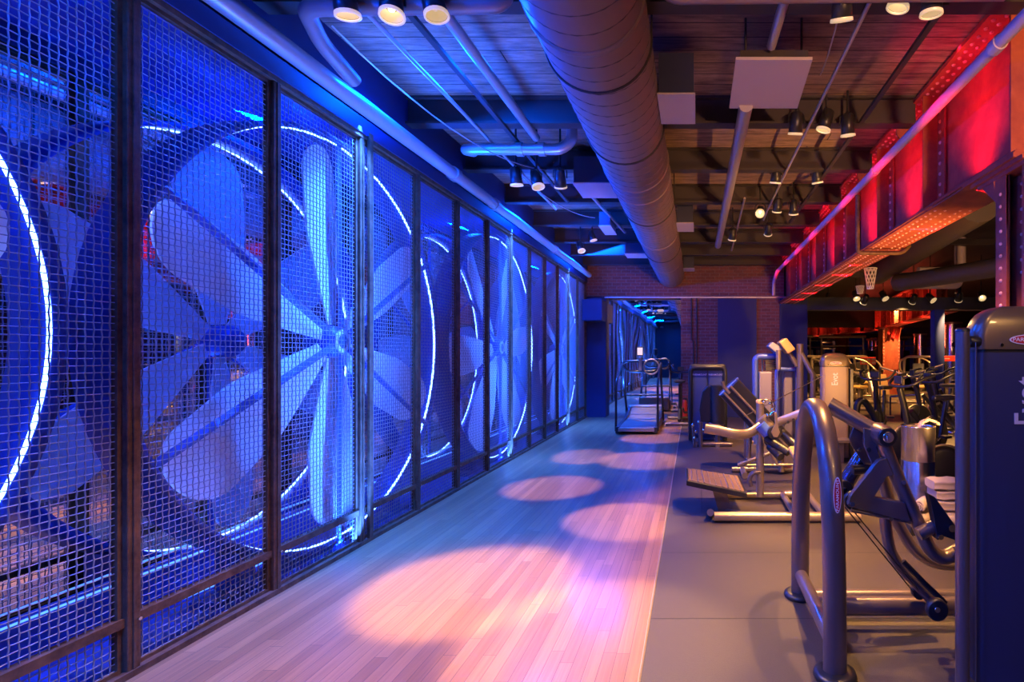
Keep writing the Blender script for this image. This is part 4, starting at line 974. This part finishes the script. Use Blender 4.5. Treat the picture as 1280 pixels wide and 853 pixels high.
for (x, y, rz, lab) in ((6.5, 15.2, -.4, 'pale plate-loaded machine just in front of the orange column'), (3.5, 13.0, .9, 'pale plate-loaded machine seen between the lettered tower and the tan machines'),
                        (4.1, 17.0, 2.4, 'plate-loaded machine in the back row behind the lettered tower'), (7.9, 16.0, -.9, 'plate-loaded machine right of the orange column'), (5.6, 17.3, .2, 'plate-loaded machine close to the far mirror'),
                        (8.6, 18.5, .6, 'plate-loaded machine in the far right corner by the steel columns'), (7.9, 12.2, 1.4, 'plate-loaded machine beyond the dark blue post')):
    c = copy_tree(pm); c.location = (x, y, 0); c.rotation_euler = (0, 0, rz); c['label'] = lab
# leaning board, red display boards, steel columns, cable rack
lb = thing('incline_bench', 'tan board-like bench leaning upright in front of the orange column', 'bench', (4.7, 13.0, 0))
MB().prism(QP([(1098, 468), (1108, 468), (1113, 494), (1098, 494)], 13.0), (0, .08, 0)).build('bench_pad', M_YELLOW, lb, bevel=.02)
MB().tube([P(1085, 467, 13.0), P(1096, 507, 12.6)], .06, 8).tube([P(1096, 503, 12.9), P(1120, 503, 12.9)], .04, 8).tube([P(1104, 470, 13.12), P(1110, 509, 13.4)], .04, 8).build('bench_frame', M_TUBE2, lb)
for (px0, px1, py0, py1, Y, lab) in ((1076, 1095, 447, 456, 16.3, 'red and cream patterned board above the pale machines'), (1171, 1196, 445, 452, 13.0, 'bright red board behind the exercise bikes')):
    rt = thing('display_board', lab, 'board', P((px0+px1)/2, 444, Y)*Vector((1, 1, 0)) if 0 else (P((px0+px1)/2, 444, Y).x, Y, 0))
    MB().b2(P(px0, py1, Y), P(px1, py0, Y)+Vector((0, .06, 0))).build('board_face', M_RED, rt, bevel=.01)
    lt = MB()
    if Y > 15:
        for k in range(3): lt.b2(P(px0+1+6.3*k, py1-1.2, Y)-Vector((0, .008, 0)), P(px0+5.5+6.3*k, py1-3.6, Y)); lt.b2(P(px0+1+6.3*k, py1-5, Y)-Vector((0, .008, 0)), P(px0+5.5+6.3*k, py1-7.6, Y))
    else: lt.b2(P(px0+8, 448, Y)-Vector((0, .008, 0)), P(px1-9, 449, Y))
    lt.build('board_pattern', M_TOWEL, rt)
    MB().tube([(P(px0+2, 444, Y).x, Y+.04, 0), (P(px0+2, 444, Y).x, Y+.04, 1.3)], .03, 8).tube([(P(px1-2, 444, Y).x, Y+.04, 0), (P(px1-2, 444, Y).x, Y+.04, 1.3)], .03, 8).build('board_leg', M_BLACK, rt)
for (px, r_, Y, z1, lab) in ((1189, .28, 16.0, 2.4, 'fat shiny steel column with a round port, behind the exercise bikes'), (1150, .22, 19.5, 2.2, 'thinner shiny steel column farther back')):
    x = P(px, 444, Y).x
    rt = thing('steel_column', lab, 'column', (x, Y, 0)); MB().lathe([(r_, 0), (r_, z1)], (x, Y, 0), n=32).build('column_shell', M_STEEL, rt)
    h = MB(); disc(h, P(px+5, 431, Y-r_-.02), .10, .06); h.build('round_port', M_BLACK, rt)
    MB().lathe([(r_*1.15, z1-.06), (r_*1.15, z1)], (x, Y, 0), n=32).build('column_collar', M_TUBE, rt)
def rack(label):
    r = thing('cable_rack', label, 'exercise machine', (0, 0, 0), 'tall frames at the back', local=True)
    MB().tube([(-.8, 0, 0), (-.8, 0, 2.1)], .04, 8).tube([(.8, 0, 0), (.8, 0, 2.1)], .04, 8).tube([(-.9, 0, 2.1), (.9, 0, 2.1)], .05, 8).tube([(-.8, -.5, .04), (-.8, .5, .04)], .04, 8).tube([(.8, -.5, .04), (.8, .5, .04)], .04, 8).tube([(-.8, 0, 1.75), (.8, 0, 1.75)], .025, 8).build('rack_frame', M_TUBE, r)
    for s in (-1, 1):
        MB().b2((s*.8-.14, .05, .1), (s*.8+.14, .3, 1.6)).build('stack_shroud', M_NAVY, r, bevel=.02)
        MB().tube([(s*.8, -.03, 2.0), (s*.8, -.06, .5)], .008, 6).build('cable', M_CABLE, r)
    return r
rk = rack('tall cable frame with blue-lit stacks behind the pale machines'); rk.location = (5.6, 19.9, 0)
for (x, y, rz, lab) in ((8.6, 20.2, 0, 'tall cable frame right of the orange column'), (3.45, 19.4, 0, 'tall cable frame in the far left corner of the second room'), (7.9, 14.2, .7, 'tall cable frame beyond the bright red board')):
    c = copy_tree(rk); c.location = (x, y, 0); c.rotation_euler = (0, 0, rz); c['label'] = lab
# long barbells lying on supports near the back
for j, (a, b, lab) in enumerate(((P(1100, 459, 12.5), P(1148, 474, 12.0), 'long pale bar sloping down in front of the orange column'), (P(1127, 474, 11.5), P(1180, 456, 10.5), 'long pale bar rising towards the bikes'), (P(1113, 496, 11.6), P(1155, 493, 11.2), 'long pale bar lying low on the floor behind the bikes'))):
    rt = thing('barbell', lab, 'barbell', (a.x, a.y, 0), 'long bars at the back')
    MB().tube([a, b], .022, 8).build('bar', M_TUBE2, rt)
    MB().tube([a, (a.x, a.y, .0)], .02, 8).tube([b, (b.x, b.y, .0)], .02, 8).build('stand_leg', M_BLACK, rt)
# black rounded step/pad left of bikes
kb = thing('floor_pad_machine', 'low black curved machine on the floor right of the lettered tower', 'exercise machine', (1.95, 7.6, 0))
MB().tube(cr([P(1070, 530, 7.6), P(1072, 505, 7.6), P(1080, 502, 7.6), P(1090, 516, 7.6), P(1096, 528, 7.6)], 5), .05, 12, up=(0, 1, 0)).build('curved_frame', M_BLACK, kb)
MB().b2((2.35, 7.4, .22), (2.68, 7.8, .36)).build('pad', M_BLACKV, kb, bevel=.04)
MB().tube([P(1070, 530, 7.6), (2.34, 7.6, .03)], .04, 10).tube([(2.34, 7.6, .03), (2.6, 7.6, .03)], .03, 10).tube([(2.5, 7.6, .25), (2.5, 7.6, .03)], .03, 10).build('pad_base', M_BLACK, kb)

# ---- treadmill
tm = thing('treadmill', 'curved-frame treadmill standing on the wood floor near the end mirror', 'treadmill', (-1.05, 9.9, 0))
XL, XR = -1.42, -.68
bl = MB(); prof = [(9.2, .10), (9.35, .13), (9.7, .14), (10.2, .15), (10.6, .20), (10.85, .30)]
prof = [(p_.y, p_.z) for p_ in cr([(0, y, z) for y, z in prof], 4)]
vs = []; 
for (y, z) in prof: vs += [(XL+.07, y, z), (XR-.07, y, z), (XL+.07, y, z-.03), (XR-.07, y, z-.03)]
n = len(prof); fs = []
for i in range(n-1):
    a = 4*i; fs += [(a, a+1, a+5, a+4), (a+2, a+6, a+7, a+3), (a, a+4, a+6, a+2), (a+1, a+3, a+7, a+5)]
fs += [(0, 2, 3, 1), (4*n-4, 4*n-3, 4*n-1, 4*n-2)]
bl.add(vs, fs, False); bl.build('running_belt', M_BELT, tm)
for x in (XL+.035, XR-.035):
    MB().prism([(x-.035, 9.15, .02), (x-.035, 9.15, .13), (x-.035, 10.2, .18), (x-.035, 10.9, .34), (x-.035, 10.9, .02)], (.07, 0, 0)).build('side_cover', M_BLACK, tm, bevel=.01)
MB().b2((XL+.05, 9.13, .05), (XR-.05, 9.2, .12)).build('rear_lip', M_TUBE2, tm, bevel=.01)
MB().b2((XL, 10.85, .02), (XR, 11.0, .36)).build('front_cover', M_TUBE2, tm, bevel=.03)
for x in (XL, XR):
    MB().tube(fillet([(x, 9.22, .05), (x, 9.25, .95), (x+.0, 9.55, 1.02), (x, 9.9, 1.20), (x, 10.05, 1.24)], .12), .022, 10).build('side_handrail', M_BLACK, tm)
    MB().tube(cr([(x, 10.75, .05), (x, 10.5, .5), (x, 10.15, .9), (x, 10.05, 1.24)], 5), .024, 10).build('front_upright', M_BLACK, tm)
MB().tube(fillet([(XL, 10.05, 1.22), (XL+.08, 10.0, 1.28), (XR-.08, 10.0, 1.28), (XR, 10.05, 1.22)], .1), .022, 10).tube(fillet([(XL, 10.05, 1.20), (XL+.12, 10.0, 1.08), (XR-.12, 10.0, 1.08), (XR, 10.05, 1.20)], .1), .022, 10).build('cross_handle', M_BLACK, tm)
MB().tube([(XL, 10.45, .60), (XR, 10.45, .60)], .020, 10).build('brace_bar', M_BLACK, tm)
MB().b2((-1.10, 9.96, 1.10), (-1.04, 10.0, 1.36)).build('console_mast', M_TUBE2, tm, bevel=.01)
co = MB().b2((-1.13, 9.94, 1.38), (-1.01, 9.98, 1.56)).build('console', M_BLACK, tm, bevel=.015)
MB().b2((-1.12, 9.934, 1.40), (-1.02, 9.941, 1.54)).build('screen', M_SCREEN, co)
MB().lathe([(.13, 0), (.145, -.012), (.16, 0), (.145, .012), (.13, 0)], (-.86, 9.98, 1.17), 'y', 24).build('round_grip', M_TUBE2, tm)

# fire extinguisher by the pier
fe = thing('fire_extinguisher', 'small red fire extinguisher on the floor at the foot of the brick pier', 'fire extinguisher', (-.26, 11.55, 0))
MB().lathe([(.0, 0), (.06, 0), (.065, .02), (.065, .32), (.05, .38), (.02, .41), (0, .41)], (-.26, 11.55, 0), n=20).build('cylinder', M_RED, fe)
MB().b2((-.29, 11.53, .40), (-.20, 11.57, .45)).tube(cr([(-.22, 11.55, .42), (-.17, 11.53, .35), (-.19, 11.5, .2)], 4), .01, 6).build('valve_and_hose', M_BLACK, fe)
# wall conduit on the brick pier
tag(MB().tube([(-.10, YE-.02, 2.68), (-.10, YE-.02, 1.75), (-.05, YE-.02, 1.7), (-.05, YE-.02, 1.2)], .014, 8).tube([(.02, YE-.02, 2.68), (.02, YE-.02, 1.2)], .012, 8).build('wall_conduit', M_BEAM), 'pair of thin dark conduits running down the brick pier', 'conduit')

# ---- overhead services of the second room
pipe('round_duct', [(3.0, 5.5, 3.05), (3.6, 10.3, 3.05)], .25, 'big dark round duct under the ceiling right of the girder', 'duct', M_BEAM)
pipe('round_duct', [(5.6, 4.5, 2.62), (3.4, 8.8, 2.62)], .14, 'dark duct crossing diagonally behind the near column', 'duct', M_BEAM)
pipe('vent_pipe', [(4.1, 9.6, 2.95), (4.9, 9.6, 2.95), (4.9, 9.6, 3.4), (4.9, 9.6, 3.57)], .075, 'pale bent pipe, upper of the pair under the second room ceiling', m=M_LIGHTPAINT)
pipe('vent_pipe', [(4.0, 9.8, 2.72), (4.95, 9.8, 2.72), (4.95, 9.8, 3.4), (4.95, 9.8, 3.57)], .075, 'pale bent pipe, lower of the pair under the second room ceiling', m=M_LIGHTPAINT)
for j, (x0, x1, y, z) in enumerate(((2.3, 6.5, 10.6, 2.98), (2.3, 6.5, 9.2, 3.36), (2.3, 7.5, 7.4, 3.38), (2.3, 7.5, 5.6, 3.40))):
    tag(MB().b2((x0, y, z), (x1, y+.12, z+.10)).cyl((x0+.3, y+.06, z+.1), (x0+.3, y+.06, 3.57), .01).cyl((x1-.3, y+.06, z+.1), (x1-.3, y+.06, 3.57), .01).build('cable_tray', M_BEAM), f'dark cable tray across the second room ceiling, {ORD[j+1]} from the back', 'tray')
ap = thing('acoustic_speaker', 'small pale box loudspeaker hung under the second room ceiling', 'loudspeaker', P(1127, 348, 9.0))
c = P(1127, 348, 9.0)
MB().prism(QP([(1118, 353), (1119, 344), (1134, 342), (1134, 353)], 9.0), (0, .2, 0)).build('speaker_box', M_LIGHTPAINT, ap, bevel=.01)
MB().cyl((c.x, 9.1, c.z+.05), (c.x, 9.1, 3.57), .012, n=8).build('speaker_hanger', M_BEAM, ap)
# net-like woven pendants
def net(px, py0, py1, Y, w0, w1, label):
    rt = thing('woven_pendant', label, 'lamp', P(px, py1, Y), 'woven net pendants')
    mb = MB(); n = 10
    z0 = P(px, py0, Y).z; z1 = P(px, py1, Y).z; x = P(px, 444, Y).x
    for s in (-1, 1):
        for j in range(n):
            mb.tube([(x+(w0+(w1-w0)*t)*math.cos(2*PI*j/n+s*t*1.6), Y+(w0+(w1-w0)*t)*math.sin(2*PI*j/n+s*t*1.6), z0+(z1-z0)*t) for t in [k/8 for k in range(9)]], .006, 5)
    mb.build('woven_net', M_WHITE, rt)
    MB().tube([(x+w0*math.cos(a), Y+w0*math.sin(a), z0) for a in [2*PI*i/20 for i in range(20)]], .01, 6, closed=True).tube([(x+w1*math.cos(a), Y+w1*math.sin(a), z1) for a in [2*PI*i/20 for i in range(20)]], .008, 6, closed=True).build('net_ring', M_WHITE, rt)
    MB().cyl((x, Y, z0), (x, Y, 3.57), .006, n=6).cyl((x-w0, Y, z0), (x+w0, Y, z0), .006, n=6).build('pendant_cord', M_BLACK, rt)
net(1088, 336, 361, 8.5, .10, .05, 'white net pendant hanging under the far part of the red girder')
net(1075, 358, 367, 9.5, .07, .05, 'small white net pendant left of the larger one')

for o in bpy.data.objects:
    if o.get('local'): del o['local']
